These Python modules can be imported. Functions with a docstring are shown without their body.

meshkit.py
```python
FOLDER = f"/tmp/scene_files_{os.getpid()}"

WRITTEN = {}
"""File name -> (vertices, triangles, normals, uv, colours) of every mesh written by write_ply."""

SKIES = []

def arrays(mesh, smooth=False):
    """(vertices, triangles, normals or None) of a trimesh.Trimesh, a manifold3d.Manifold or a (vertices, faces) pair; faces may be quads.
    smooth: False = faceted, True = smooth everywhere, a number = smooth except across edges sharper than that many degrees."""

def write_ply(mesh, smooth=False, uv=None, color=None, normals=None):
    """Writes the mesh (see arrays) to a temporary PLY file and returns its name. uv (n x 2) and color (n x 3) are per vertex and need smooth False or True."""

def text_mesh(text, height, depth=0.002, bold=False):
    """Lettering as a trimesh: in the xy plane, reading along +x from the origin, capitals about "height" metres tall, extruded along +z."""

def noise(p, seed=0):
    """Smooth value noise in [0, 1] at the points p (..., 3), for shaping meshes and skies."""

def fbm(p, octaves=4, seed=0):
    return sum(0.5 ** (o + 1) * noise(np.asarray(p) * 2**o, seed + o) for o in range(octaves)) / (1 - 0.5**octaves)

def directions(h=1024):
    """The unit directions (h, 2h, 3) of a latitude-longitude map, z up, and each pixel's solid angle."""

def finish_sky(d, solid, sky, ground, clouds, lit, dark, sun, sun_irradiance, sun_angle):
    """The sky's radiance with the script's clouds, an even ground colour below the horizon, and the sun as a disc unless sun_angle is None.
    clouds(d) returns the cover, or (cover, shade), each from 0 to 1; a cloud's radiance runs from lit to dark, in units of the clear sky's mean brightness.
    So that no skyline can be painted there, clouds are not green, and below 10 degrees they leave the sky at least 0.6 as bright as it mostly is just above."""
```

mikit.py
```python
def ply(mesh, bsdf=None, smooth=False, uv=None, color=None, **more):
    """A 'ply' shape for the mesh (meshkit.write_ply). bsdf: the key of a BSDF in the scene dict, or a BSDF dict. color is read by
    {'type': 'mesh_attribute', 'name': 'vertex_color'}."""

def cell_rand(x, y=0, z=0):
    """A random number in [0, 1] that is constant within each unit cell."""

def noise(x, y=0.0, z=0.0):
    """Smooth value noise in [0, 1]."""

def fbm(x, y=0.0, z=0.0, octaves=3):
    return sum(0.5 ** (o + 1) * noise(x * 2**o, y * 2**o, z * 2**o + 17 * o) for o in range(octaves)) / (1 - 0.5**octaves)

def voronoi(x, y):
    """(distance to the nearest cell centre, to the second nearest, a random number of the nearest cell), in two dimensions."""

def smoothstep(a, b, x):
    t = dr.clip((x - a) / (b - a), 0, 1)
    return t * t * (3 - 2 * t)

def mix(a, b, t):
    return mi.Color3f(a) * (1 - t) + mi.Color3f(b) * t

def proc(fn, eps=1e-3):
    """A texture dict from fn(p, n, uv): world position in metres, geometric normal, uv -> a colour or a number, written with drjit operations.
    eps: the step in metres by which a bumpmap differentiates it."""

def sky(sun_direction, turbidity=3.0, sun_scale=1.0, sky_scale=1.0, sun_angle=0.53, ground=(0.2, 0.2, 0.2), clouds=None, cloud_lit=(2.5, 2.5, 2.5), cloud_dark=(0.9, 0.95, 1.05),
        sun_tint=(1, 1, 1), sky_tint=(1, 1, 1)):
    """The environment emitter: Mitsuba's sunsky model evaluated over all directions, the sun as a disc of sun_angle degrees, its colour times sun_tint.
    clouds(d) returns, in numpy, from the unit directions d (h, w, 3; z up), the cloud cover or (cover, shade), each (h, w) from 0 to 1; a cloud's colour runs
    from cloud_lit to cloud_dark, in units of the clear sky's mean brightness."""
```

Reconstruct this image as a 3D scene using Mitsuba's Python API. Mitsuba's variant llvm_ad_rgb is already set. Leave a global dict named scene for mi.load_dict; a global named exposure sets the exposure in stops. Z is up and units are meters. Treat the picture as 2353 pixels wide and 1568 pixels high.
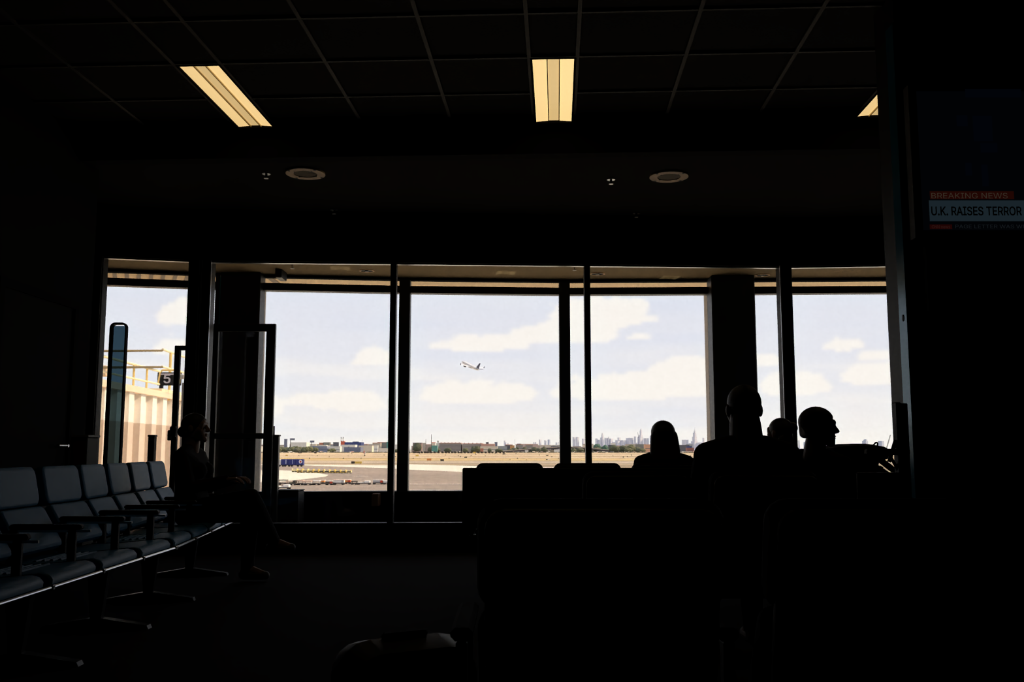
import math, random
import numpy as np, trimesh, drjit as dr, mitsuba as mi, manifold3d as m3
from shapely.geometry import Polygon, box as sbox
import meshkit, mikit
from mikit import proc, fbm, noise, mix, smoothstep

T = mi.ScalarTransform4f
RNG = random.Random(7)
scene, labels = {}, {}

# ------------------------------------------------------------------ camera
FOCAL, EYE = 2150.0, 1.0                     # focal length in pixels of the 2353-wide frame, eye height of a seated traveller
PITCH = math.atan(250 / FOCAL)
FWD = np.array([0, math.cos(PITCH), math.sin(PITCH)])
UPV = np.array([0, -math.sin(PITCH), math.cos(PITCH)])
CAM = np.array([0, 0, EYE])
scene['camera'] = {'type': 'perspective', 'fov': math.degrees(2 * math.atan(2353 / 2 / FOCAL)), 'fov_axis': 'x', 'near_clip': 0.05, 'far_clip': 80000.0,
                   'to_world': T().look_at(origin=CAM.tolist(), target=(CAM + FWD).tolist(), up=[0, 0, 1])}

# ------------------------------------------------------------------ sky, sun, exposure
exposure = 2.45
SUN = (0.80, 0.0, 0.62)

def deg(px, py):
    """(azimuth, elevation) in degrees of a sight line."""
    d = FWD + np.array([(px - 1176.5) / FOCAL, 0, 0]) - UPV * (py - 784) / FOCAL
    return math.degrees(math.atan2(d[0], d[1])), math.degrees(math.asin(d[2] / np.linalg.norm(d)))

CLOUDS = []                                   # cumulus: azimuth, elevation of the base, half width, height, in degrees
for x0, x1, top, base in [(1240, 1516, 680, 738), (1168, 1445, 726, 774), (985, 1222, 766, 797), (815, 905, 794, 832), (352, 470, 690, 734), (348, 450, 764, 806),
                          (1892, 2000, 772, 800), (1950, 2080, 795, 822), (1925, 2110, 825, 872), (1488, 1660, 822, 868), (1745, 1905, 845, 895), (1430, 1510, 762, 776),
                          (1240, 1640, 852, 905), (945, 1260, 876, 915), (640, 760, 902, 925), (720, 900, 896, 935), (590, 650, 905, 945), (1640, 1830, 815, 838),
                          (2130, 2400, 740, 800), (-200, 120, 720, 800), (150, 215, 800, 860), (2200, 2500, 850, 900)]:
    (a0, e0), (a1, _), (_, e1) = deg(x0, base), deg(x1, base), deg((x0 + x1) / 2, top)
    CLOUDS.append(((a0 + a1) / 2, e0, (a1 - a0) / 2, e1 - e0))

def cloud_fn(d):
    az = np.degrees(np.arctan2(d[..., 0], d[..., 1]))
    el = np.degrees(np.arcsin(np.clip(d[..., 2], -1, 1)))
    q = np.stack([d[..., 0] * 9, d[..., 1] * 9, d[..., 2] * 14], -1)
    n = meshkit.fbm(q * 2.4, 5, 3) - 0.5
    nf = meshkit.fbm(np.stack([d[..., 0] * 60, d[..., 1] * 60, d[..., 2] * 90], -1), 3, 13) - 0.5
    n2 = meshkit.fbm(np.stack([d[..., 0] * 6, d[..., 1] * 6, d[..., 2] * 60], -1), 5, 9)
    n3 = meshkit.fbm(np.stack([d[..., 0] * 4, d[..., 1] * 4, d[..., 2] * 16], -1), 5, 21)
    puff = np.zeros_like(el)
    for a, e, w, h in CLOUDS:
        u = (az - a) / w
        v = (el - e) / h
        r = 1 - u * u - np.where(v > 0, v * v, (v * 3.2) ** 2)
        puff = np.maximum(puff, np.clip((r + n * 1.7 + nf * 1.3) * 7.0, 0, 1) * (r > -0.9))
    # scattered cumulus in the rest of the sky, streaky decks towards the horizon, thin cirrus above
    rest = np.clip((meshkit.fbm(q * 0.8, 5, 5) - 0.56) * 5, 0, 1) * (np.abs(az) > 32) * np.clip(el / 6, 0, 1)
    deck = np.clip((n2 - 0.40) * 4.0, 0, 1) * np.clip((8.0 - el) / 3.5, 0, 1)
    cirrus = np.clip((n3 - 0.47) * 2.6, 0, 1) * np.clip((el - 6) / 4, 0, 1) * 0.55
    white = np.clip(np.maximum(np.maximum(puff, rest), np.maximum(deck * 0.7, cirrus)), 0, 1)
    low = np.exp(-np.clip(el, 0, 90) / 5.0)               # the haze whitens towards the horizon
    streak = np.clip((0.50 - n2) * 4, 0, 1) * low * (1 - puff) * 0.55
    shade = np.clip(1 - np.maximum(white, low * 1.0) + streak, 0, 1)
    cover = np.clip(0.93 - 0.35 * np.clip((el - 18) / 50, 0, 1), 0, 1)
    return cover, shade

SKY_UNIT = 2.05
scene['sky'] = mikit.sky(SUN, turbidity=4.0, sun_scale=0.56, sky_scale=1.0, ground=(0.3, 0.28, 0.25), clouds=cloud_fn,
                         cloud_lit=(SKY_UNIT * 1.03, SKY_UNIT * 0.98, SKY_UNIT * 0.885), cloud_dark=(SKY_UNIT * 0.77, SKY_UNIT * 0.80, SKY_UNIT * 0.885),
                         sun_tint=(1.0, 0.92, 0.80))

# ------------------------------------------------------------------ registry
COUNT = {}
def numbered(name):
    k = COUNT.get(name, 0); COUNT[name] = k + 1
    return name if k == 0 else '%s_%03d' % (name, k)

def thing(name, label=None, cat=None, group=None, kind=None):
    key = numbered(name)
    d = {}
    if label: d['label'] = label
    if cat: d['category'] = cat
    if group: d['group'] = group
    if kind: d['kind'] = kind
    labels[key] = d
    return key

def part(parent, name, mesh, mat, smooth=False, label=None, kind=None, **more):
    key = numbered(parent + '__' + name)
    scene[key] = mikit.ply(mesh, mat, smooth, **more) if not isinstance(mesh, dict) else {**mesh, **more}
    if label or kind:
        labels[key] = {k: v for k, v in (('label', label), ('kind', kind)) if v}
    return key

def solo(name, mesh, mat, label, cat, group=None, kind=None, smooth=False, **more):
    key = thing(name, label, cat, group, kind)
    scene[key] = mikit.ply(mesh, mat, smooth, **more) if not isinstance(mesh, dict) else {**mesh, **more}
    return key

def struct(name, mesh, mat, label=None, smooth=False):
    key = thing(name, label, None, None, 'structure')
    if mesh is not None: scene[key] = mikit.ply(mesh, mat, smooth)
    return key

def principled(color, rough=0.6, metallic=0.0, spec=0.5, **more):
    c = color if isinstance(color, dict) else {'type': 'rgb', 'value': list(color)}
    return {'type': 'twosided', 'bsdf': {'type': 'principled', 'base_color': c, 'roughness': rough, 'metallic': metallic, 'specular': spec, **more}}

def M(name, color, rough=0.6, metallic=0.0, spec=0.5, **more):
    scene['mat_' + name] = principled(color, rough, metallic, spec, **more)
    return 'mat_' + name

# ------------------------------------------------------------------ materials
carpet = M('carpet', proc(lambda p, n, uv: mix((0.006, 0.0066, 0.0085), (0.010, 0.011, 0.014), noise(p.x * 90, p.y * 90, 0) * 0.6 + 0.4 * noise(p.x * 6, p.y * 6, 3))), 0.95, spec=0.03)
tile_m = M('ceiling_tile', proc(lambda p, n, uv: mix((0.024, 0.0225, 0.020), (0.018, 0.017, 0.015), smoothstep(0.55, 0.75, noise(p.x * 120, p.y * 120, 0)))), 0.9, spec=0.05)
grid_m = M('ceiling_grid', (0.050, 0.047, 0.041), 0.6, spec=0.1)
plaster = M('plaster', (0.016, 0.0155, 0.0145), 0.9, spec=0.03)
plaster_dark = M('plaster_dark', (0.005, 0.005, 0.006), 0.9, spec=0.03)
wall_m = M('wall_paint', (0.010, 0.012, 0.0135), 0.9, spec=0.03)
black_m = M('black_metal', (0.006, 0.006, 0.007), 0.5, spec=0.12)
frame_m = M('dark_frame', (0.006, 0.0068, 0.0075), 0.4, spec=0.15)
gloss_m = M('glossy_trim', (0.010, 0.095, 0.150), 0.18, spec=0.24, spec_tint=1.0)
alu_m = M('aluminium', (0.5, 0.52, 0.55), 0.3, metallic=1.0)
chrome_m = M('chrome', (0.50, 0.52, 0.54), 0.25, metallic=1.0)
vest_ceil = M('tan_ceiling', (0.34, 0.255, 0.145), 0.9, spec=0.2)
soffit_out = M('canopy_soffit', proc(lambda p, n, uv: mix((0.86, 0.68, 0.44), (0.72, 0.56, 0.36), fbm(p.x * 1.2, p.y * 9, 0, 3))), 0.9, spec=0.2)
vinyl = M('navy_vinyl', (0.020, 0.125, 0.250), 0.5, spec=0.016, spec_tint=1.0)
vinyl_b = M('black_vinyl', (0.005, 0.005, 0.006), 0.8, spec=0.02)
plastic = M('black_plastic', (0.006, 0.006, 0.007), 0.5, spec=0.10)
speaker_m = M('speaker_ring', (0.78, 0.54, 0.32), 0.6)
speaker_d = M('speaker_mesh', (0.16, 0.12, 0.07), 0.8)
white_m = M('white_paint', (0.72, 0.70, 0.66), 0.5)
grey_m = M('grey_paint', (0.20, 0.20, 0.21), 0.6)
board_m = M('pale_board', (0.74, 0.74, 0.72), 0.7)
scene['mat_pane'] = {'type': 'thindielectric', 'int_ior': 1.5}
pane_m = 'mat_pane'
scene['mat_tinted_pane'] = {'type': 'thindielectric', 'int_ior': 1.5, 'specular_transmittance': {'type': 'rgb', 'value': [0.032, 0.064, 0.090]}}
tint_m = 'mat_tinted_pane'
skin_m = M('skin', (0.22, 0.13, 0.09), 0.55, spec=0.3)
skin_d = M('skin_dark', (0.10, 0.06, 0.045), 0.55, spec=0.3)
hair_m = M('dark_hair', (0.010, 0.008, 0.007), 0.55, spec=0.3)
shirt_a = M('grey_shirt', (0.020, 0.020, 0.023), 0.9, spec=0.1)
shirt_b = M('black_top', (0.010, 0.010, 0.012), 0.9, spec=0.1)
trouser = M('dark_trousers', (0.010, 0.011, 0.016), 0.9, spec=0.1)
shoe_m = M('dark_shoes', (0.012, 0.011, 0.010), 0.6)
# outdoors
def ground_colour(p, n, uv):
    d = p.y + 0.10 * p.x + 40 * (noise(p.x * 0.004, p.y * 0.002, 1) - 0.5)
    c = mix((0.60, 0.46, 0.29), (0.70, 0.56, 0.38), smoothstep(1150, 1000, d))
    c = mix(c, (0.50, 0.37, 0.22), smoothstep(930, 915, d))
    c = mix(c, (0.66, 0.53, 0.36), smoothstep(860, 840, d))
    c = mix(c, (0.52, 0.38, 0.18), smoothstep(720, 700, d))
    c = mix(c, (0.62, 0.47, 0.25), smoothstep(670, 650, d))
    c = mix(c, (0.54, 0.45, 0.33), smoothstep(575, 565, d))
    c = mix(c, (0.42, 0.33, 0.22), smoothstep(470, 462, d))
    c = c * (0.80 + 0.40 * smoothstep(0.3, 0.7, noise(p.x * 0.0035 + 3, p.y * 0.05, 9)))
    return c * 0.66 * (0.86 + 0.28 * fbm(p.x * 0.03, p.y * 0.012, 4, 4)) * (0.93 + 0.14 * noise(p.x * 0.6, p.y * 0.15, 2))
grass_m = M('dry_grass', proc(ground_colour), 0.95, spec=0.1)
asphalt_m = M('asphalt', proc(lambda p, n, uv: mix((0.30, 0.245, 0.195), (0.215, 0.18, 0.15), fbm(p.x * 0.012 + 5, p.y * 0.06, 2, 4)) * (0.9 + 0.2 * noise(p.x * 0.8, p.y * 0.3, 1))), 0.9, spec=0.2)
concrete_m = M('pale_concrete', proc(lambda p, n, uv: mix((0.61, 0.565, 0.475), (0.55, 0.505, 0.415), fbm(p.x * 0.05, p.y * 0.05, 7, 3))), 0.9, spec=0.2)
city_m = M('city_ground', (0.30, 0.28, 0.24), 0.95, spec=0.1)
rgbm = {}
def paint(r, g, b, rough=0.7):
    k = '%02x%02x%02x' % (int(r * 255), int(g * 255), int(b * 255))
    if k not in rgbm: rgbm[k] = M('paint_' + k, (r, g, b), rough, spec=0.3)
    return rgbm[k]
leaf_a, leaf_b = paint(0.085, 0.095, 0.055), paint(0.13, 0.135, 0.07)
bridge_m = M('cladding_with_painted_shade', proc(lambda p, n, uv: mix((0.60, 0.50, 0.415), (0.83, 0.785, 0.71), smoothstep(1.505, 1.525, p.z))), 0.7, spec=0.2)  # darker lower band is a cast shadow painted into the cladding colour
yellow_m = paint(0.80, 0.58, 0.22)

# ------------------------------------------------------------------ mesh helpers
cat = trimesh.util.concatenate
def tm(v, f): return trimesh.Trimesh(np.asarray(v, float), np.asarray(f, int), process=False)
def hull(pts): return trimesh.convex.convex_hull(np.asarray(pts, float))
def bx(x0, x1, y0, y1, z0, z1, c=0.0):
    if c <= 0:
        return trimesh.creation.box(bounds=[[x0, y0, z0], [x1, y1, z1]])
    P = []
    for sx in (0, 1):
        for sy in (0, 1):
            for sz in (0, 1):
                q = [(x0, x1)[sx], (y0, y1)[sy], (z0, z1)[sz]]
                s = [1 - 2 * sx, 1 - 2 * sy, 1 - 2 * sz]
                for k in range(3):
                    P.append([q[i] + (0 if i == k else s[i] * c) for i in range(3)])
    return hull(P)
def cbox(c, s, ch=0.0): return bx(c[0] - s[0] / 2, c[0] + s[0] / 2, c[1] - s[1] / 2, c[1] + s[1] / 2, c[2] - s[2] / 2, c[2] + s[2] / 2, ch)
def moved(m, loc=(0, 0, 0), rz=0.0, mat=None):
    m = m.copy()
    A = np.eye(4)
    A[:2, :2] = [[math.cos(rz), -math.sin(rz)], [math.sin(rz), math.cos(rz)]]
    A[:3, 3] = loc
    m.apply_transform(A if mat is None else mat)
    return m
def prism(poly, z0, z1):
    p = poly if isinstance(poly, Polygon) else Polygon(poly)
    m = trimesh.creation.extrude_polygon(p, z1 - z0, engine='earcut')
    m.apply_translation([0, 0, z0]); return m
def cyl(a, b, r, n=12, r2=None):
    a, b = np.asarray(a, float), np.asarray(b, float)
    t = (b - a) / np.linalg.norm(b - a)
    u = np.cross(t, [0, 0, 1.0] if abs(t[2]) < 0.9 else [1.0, 0, 0]); u /= np.linalg.norm(u)
    w = np.cross(t, u)
    an = np.arange(n) * 2 * np.pi / n
    ring = np.cos(an)[:, None] * u + np.sin(an)[:, None] * w
    return hull(np.vstack([a + ring * r, b + ring * (r if r2 is None else r2)]))
def tube(pts, r, n=8):
    return cat([cyl(pts[i], pts[i + 1], r, n) for i in range(len(pts) - 1)])
def lathe(profile, n=24):
    return trimesh.creation.revolve(np.asarray(profile, float), sections=n)
def beam(a, b, z0, z1, w, off=0.0):
    """An upright slab of thickness w along the plan line a-b."""
    a, b = np.asarray(a[:2], float), np.asarray(b[:2], float)
    t = (b - a) / np.linalg.norm(b - a); nrm = np.array([-t[1], t[0]])
    q = [a + nrm * (off - w / 2), b + nrm * (off - w / 2), b + nrm * (off + w / 2), a + nrm * (off + w / 2)]
    return prism(Polygon(q), z0, z1)
def sheet(a, b, z0, z1):
    return tm([[a[0], a[1], z0], [b[0], b[1], z0], [b[0], b[1], z1], [a[0], a[1], z1]], [[0, 1, 2], [0, 2, 3]])
def at(px, py, Y):
    d = FWD + np.array([(px - 1176.5) / FOCAL, 0, 0]) - UPV * (py - 784) / FOCAL
    return CAM + d * Y / d[1]
def atz(px, py, z):
    d = FWD + np.array([(px - 1176.5) / FOCAL, 0, 0]) - UPV * (py - 784) / FOCAL
    return CAM + d * (z - EYE) / d[2]
def pad(w, h, t, r):
    """A cushion: a rounded rectangle w x h in xz with soft edges, t thick along y, centred."""
    def ring(i):
        p = sbox(-w / 2 + r, -h / 2 + r, w / 2 - r, h / 2 - r).buffer(r - i, quad_segs=4)
        return np.array(p.exterior.coords)[:-1]
    P = [np.c_[q[:, 0], np.full(len(q), y), q[:, 1]] for i, y in ((t * 0.30, -t / 2), (t * 0.08, -t * 0.36), (0, 0), (t * 0.08, t * 0.36), (t * 0.30, t / 2)) for q in [ring(i)]]
    return hull(np.vstack(P))
def rotx(m, a, about=(0, 0, 0)):
    m = m.copy(); m.apply_transform(trimesh.transformations.rotation_matrix(a, [1, 0, 0], about)); return m

# ================================================================== the room
INNER = [(-6.2, 8.62), (-4.05, 9.15), (-3.15, 9.36), (2.84, 9.66), (3.94, 9.57), (6.2, 9.35)]
OUTER = [(-6.2, 10.2), (-4.69, 10.59), (-3.3, 10.9), (-1.285, 11.15), (0.635, 11.28), (2.6, 11.22), (4.58, 11.16), (6.2, 11.05)]
def on(line, x):
    xs = [q[0] for q in line]; ys = [q[1] for q in line]
    return (x, float(np.interp(x, xs, ys)))

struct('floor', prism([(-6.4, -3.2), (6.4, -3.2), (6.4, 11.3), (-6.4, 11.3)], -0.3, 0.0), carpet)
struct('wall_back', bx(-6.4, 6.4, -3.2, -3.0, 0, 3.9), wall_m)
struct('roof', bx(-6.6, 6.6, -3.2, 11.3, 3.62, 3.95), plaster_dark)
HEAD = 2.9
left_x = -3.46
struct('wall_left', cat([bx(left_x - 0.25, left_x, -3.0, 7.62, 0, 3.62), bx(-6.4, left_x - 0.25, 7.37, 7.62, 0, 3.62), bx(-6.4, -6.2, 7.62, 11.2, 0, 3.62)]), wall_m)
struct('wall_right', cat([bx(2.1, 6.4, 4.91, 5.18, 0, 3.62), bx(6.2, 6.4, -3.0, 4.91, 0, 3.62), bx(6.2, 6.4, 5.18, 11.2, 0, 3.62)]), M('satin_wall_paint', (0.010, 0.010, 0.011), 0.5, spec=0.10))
# front (inner) glass wall: header, curb, end panels
hd = [beam(INNER[i], INNER[i + 1], HEAD, 3.62, 0.14) for i in range(len(INNER) - 1)]
hd += [beam(INNER[0], INNER[1], 0, HEAD, 0.14), beam(on(INNER, 4.4), INNER[5], 0, HEAD, 0.14)]
struct('wall_front', cat(hd), plaster_dark)
struct('trim_1', cat([beam(INNER[i], INNER[i + 1], 0, 0.28, 0.10) for i in range(1, 4)]), black_m, 'black curb under the inner glass wall')

# ceiling: T-bar grid turned a little against the view, tiles as pieces
ROT = math.radians(-2.75)
ca, sa = math.cos(ROT), math.sin(ROT)
def rp(u, v):                                   # room frame: u along the wall, v into the room
    return np.array([u * ca - v * sa, u * sa + v * ca])
def room(m): return moved(m, rz=ROT)
CZ, G = 3.5, 0.61
mid = atz(1272, 214, CZ)                        # centre of the middle troffer
cu = mid[0] * ca + mid[1] * sa; cv = -mid[0] * sa + mid[1] * ca
U0, V0 = cu - 0.155, cv - 0.61                  # grid origin: the troffer's front left corner
V1 = V0 + 2 * G + 0.13                           # the bulkhead
ceil = struct('ceiling', None, None)
part(ceil, 'backing', room(bx(-7.0, 7.0, -3.6, V1, 3.57, 3.62)), plaster_dark)
GU = 0.69
U_LEFT, U_RIGHT = U0 - 2.32, U0 + 2.42
lines = []
for u0 in (U0 - 4.70, U_LEFT, U0, U_RIGHT, U0 + 4.78):      # beside every troffer a narrow column, then full tiles
    lines += [u0, u0 + 0.31, u0 + 0.31 + GU, u0 + 0.31 + 2 * GU]
lines = sorted(lines)
rows = [V0 + G * k for k in range(-10, 3)] + [V1]
for i in range(len(lines) - 1):
    for j in range(len(rows) - 1):
        a, b, c, d = lines[i] + 0.012, lines[i + 1] - 0.012, rows[j] + 0.012, rows[j + 1] - 0.012
        lit = any(abs(lines[i] - x) < 0.02 for x in (U0, U_LEFT, U_RIGHT)) and (V0 - 0.01 < rows[j] < V0 + 2 * G - 0.1)
        if lit: continue
        dz = 0.004 * RNG.random()
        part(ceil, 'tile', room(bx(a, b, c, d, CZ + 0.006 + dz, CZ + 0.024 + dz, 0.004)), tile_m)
for x in lines: part(ceil, 'grid_bar', room(bx(x - 0.012, x + 0.012, rows[0], V1, CZ - 0.004, CZ + 0.03)), grid_m)
for y in rows:
    for i in range(len(lines) - 1):
        if any(abs(lines[i] - x) < 0.02 for x in (U0, U_LEFT, U_RIGHT)) and V0 + 0.02 < y < V0 + 2 * G - 0.05: continue
        part(ceil, 'cross_bar', room(bx(lines[i] + 0.012, lines[i + 1] - 0.012, y - 0.009, y + 0.009, CZ - 0.003, CZ + 0.03)), grid_m)
# bulkhead and the plain lower soffit with speakers
SZ = 3.33
struct('ceiling_bulkhead', room(bx(-7, 7, V1, V1 + 0.12, SZ - 0.03, 3.62)), plaster_dark)
sof = [rp(-7, V1 + 0.12), rp(7, V1 + 0.12)] + [np.array(q) for q in reversed(INNER)]
struct('ceiling_soffit', prism(Polygon([tuple(q) for q in sof]).buffer(0), SZ, SZ + 0.05), plaster)

# troffers
def troffer(u, v, label, power):
    t = thing('ceiling_light', label, 'ceiling light', 'fluorescent troffers in the tiled ceiling')
    w, l = 0.31, 1.22
    z = CZ
    part(t, 'frame', room(cat([bx(u + 0.006, u + 0.020, v + 0.006, v + l - 0.006, z - 0.006, z + 0.05), bx(u + w - 0.020, u + w - 0.006, v + 0.006, v + l - 0.006, z - 0.006, z + 0.05),
                               bx(u + 0.006, u + w - 0.006, v + 0.006, v + 0.020, z - 0.006, z + 0.05), bx(u + 0.006, u + w - 0.006, v + l - 0.020, v + l - 0.006, z - 0.006, z + 0.05)])), plaster_dark)
    part(t, 'housing', room(bx(u + 0.01, u + w - 0.01, v + 0.01, v + l - 0.01, z + 0.045, z + 0.06)), white_m)
    def down(x0, x1, z0, z1):                       # a lens panel, facing down; it emits along its normals
        a = [rp(u + x0, v + 0.02), rp(u + x1, v + 0.02), rp(u + x1, v + l - 0.02), rp(u + x0, v + l - 0.02)]
        zz = [z0, z1, z1, z0]
        return tm([[*a[k], zz[k]] for k in range(4)], [[0, 2, 1], [0, 3, 2]])
    for nm, x0, x1, z0, z1, e in (('lens', 0.02, 0.115, z + 0.004, z + 0.012, 1.0), ('lens', 0.195, w - 0.02, z + 0.012, z + 0.004, 1.06), ('center_panel', 0.115, 0.195, z + 0.014, z + 0.014, 0.70)):
        r = np.array([0.93, 0.64, 0.27]) * power * e * (1.0 if nm == 'lens' else 1)
        part(t, nm, down(x0, x1, z0, z1), white_m, emitter={'type': 'area', 'radiance': {'type': 'rgb', 'value': r.tolist()}})
    for x in (0.115, 0.195):
        part(t, 'divider', room(bx(u + x - 0.003, u + x + 0.003, v + 0.02, v + l - 0.02, z + 0.000, z + 0.012)), paint(0.7, 0.55, 0.3))
LAMP = 1.0 / 2 ** exposure
troffer(U_LEFT, V0, 'warm glowing ceiling light nearest the door, steeply slanted in the view', LAMP * 0.92)
troffer(U0, V0, 'warm glowing ceiling light in the middle of the tiled ceiling', LAMP * 1.05)
troffer(U_RIGHT, V0, 'warm ceiling light mostly hidden by the wall that carries the television', LAMP * 0.9)

# speakers and sprinklers in the soffit
def disc(c, r0, r1, z0, z1, n=40):
    m = trimesh.creation.annulus(r0, r1, z1 - z0, sections=n) if r0 > 0 else trimesh.creation.cylinder(r1, z1 - z0, sections=n)
    m.apply_translation([c[0], c[1], (z0 + z1) / 2]); return m
for (px, py, lab) in [(702, 397, 'round beige ceiling speaker with a perforated grille, near the slanted light'), (1537, 404, 'round beige ceiling speaker nearest the television wall')]:
    c = atz(px, py, SZ)
    s = thing('ceiling_speaker', lab, 'speaker', 'ceiling speakers in the soffit')
    ring = disc(c, 0.098, 0.165, SZ - 0.014, SZ)
    part(s, 'rim', ring, speaker_m)
    part(s, 'grille', disc(c, 0, 0.098, SZ - 0.010, SZ - 0.002), speaker_d)
    for k in range(4):
        a = k * math.pi / 2 + 0.72
        part(s, 'screw', disc((c[0] + 0.155 * math.cos(a), c[1] + 0.155 * math.sin(a)), 0, 0.011, SZ - 0.017, SZ - 0.013, 10), plastic)
        part(s, 'screw', disc((c[0] + 0.103 * math.cos(a), c[1] + 0.103 * math.sin(a)), 0, 0.006, SZ - 0.017, SZ - 0.009, 8), plastic)
for (px, py, lab) in [(612, 399, 'small sprinkler head beside the left speaker in the soffit'), (1404, 412, 'small bright-rimmed sprinkler head between the two speakers'),
                      (768, 482, 'small sprinkler head close to the window head, behind the left speaker'), (1462, 490, 'small sprinkler head with a plate, close to the window head on the right')]:
    c = atz(px, py, SZ)
    s = thing('sprinkler', lab, 'sprinkler', 'sprinklers in the soffit')
    part(s, 'plate', disc(c, 0.012, 0.036, SZ - 0.006, SZ, 20), alu_m)
    part(s, 'stem', disc(c, 0, 0.010, SZ - 0.040, SZ, 10), plastic)
    part(s, 'deflector', disc(c, 0, 0.020, SZ - 0.044, SZ - 0.040, 12), alu_m)

# ------------------------------------------------------------------ inner glass wall
def window(n, lab): return struct('window_%d' % n, None, None, lab)
w1, w2, w3 = window(1, 'narrow glass bay at the end of the seat row'), window(2, 'three-bay black-framed glass wall in the middle'), window(3, 'glass bay beside the television wall')
def post(px0, px1, z0, z1, line, dy):
    x0, x1 = (px0 - 1176.5) / FOCAL, (px1 - 1176.5) / FOCAL
    y = on(line, (x0 + x1) / 2 * 9.5 if line is INNER else (x0 + x1) / 2 * 11.2)[1]
    return x0, x1, y
def mull(line, xa, xb, z0, z1, depth, c=0.006):
    y = on(line, (xa + xb) / 2)[1]
    return bx(xa, xb, y - depth / 2, y + depth / 2, z0, z1, c)
part(w1, 'column', mull(INNER, -3.255, -3.04, 0, HEAD, 0.20, 0.01), frame_m)
part(w1, 'trim_strip', cat([bx(-3.04, -3.028, 9.27, 9.29, 0.28, HEAD), bx(-3.12, -3.11, 9.252, 9.262, 0.28, HEAD), bx(-3.145, -3.138, 9.252, 9.262, 0.28, HEAD)]), alu_m)
part(w1, 'jamb', mull(INNER, -4.15, -4.04, 0, HEAD, 0.16), frame_m)
part(w1, 'pane', sheet(INNER[1], INNER[2], 0.28, HEAD), pane_m)
part(w1, 'head_rail', beam(INNER[1], INNER[2], HEAD - 0.012, HEAD, 0.05), alu_m)
for x in (-1.21, 0.775):
    part(w2, 'mullion', mull(INNER, x - 0.030, x + 0.030, 0.0, HEAD, 0.11), frame_m)
part(w2, 'column', mull(INNER, 2.785, 2.91, 0, HEAD, 0.16, 0.01), frame_m)
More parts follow.
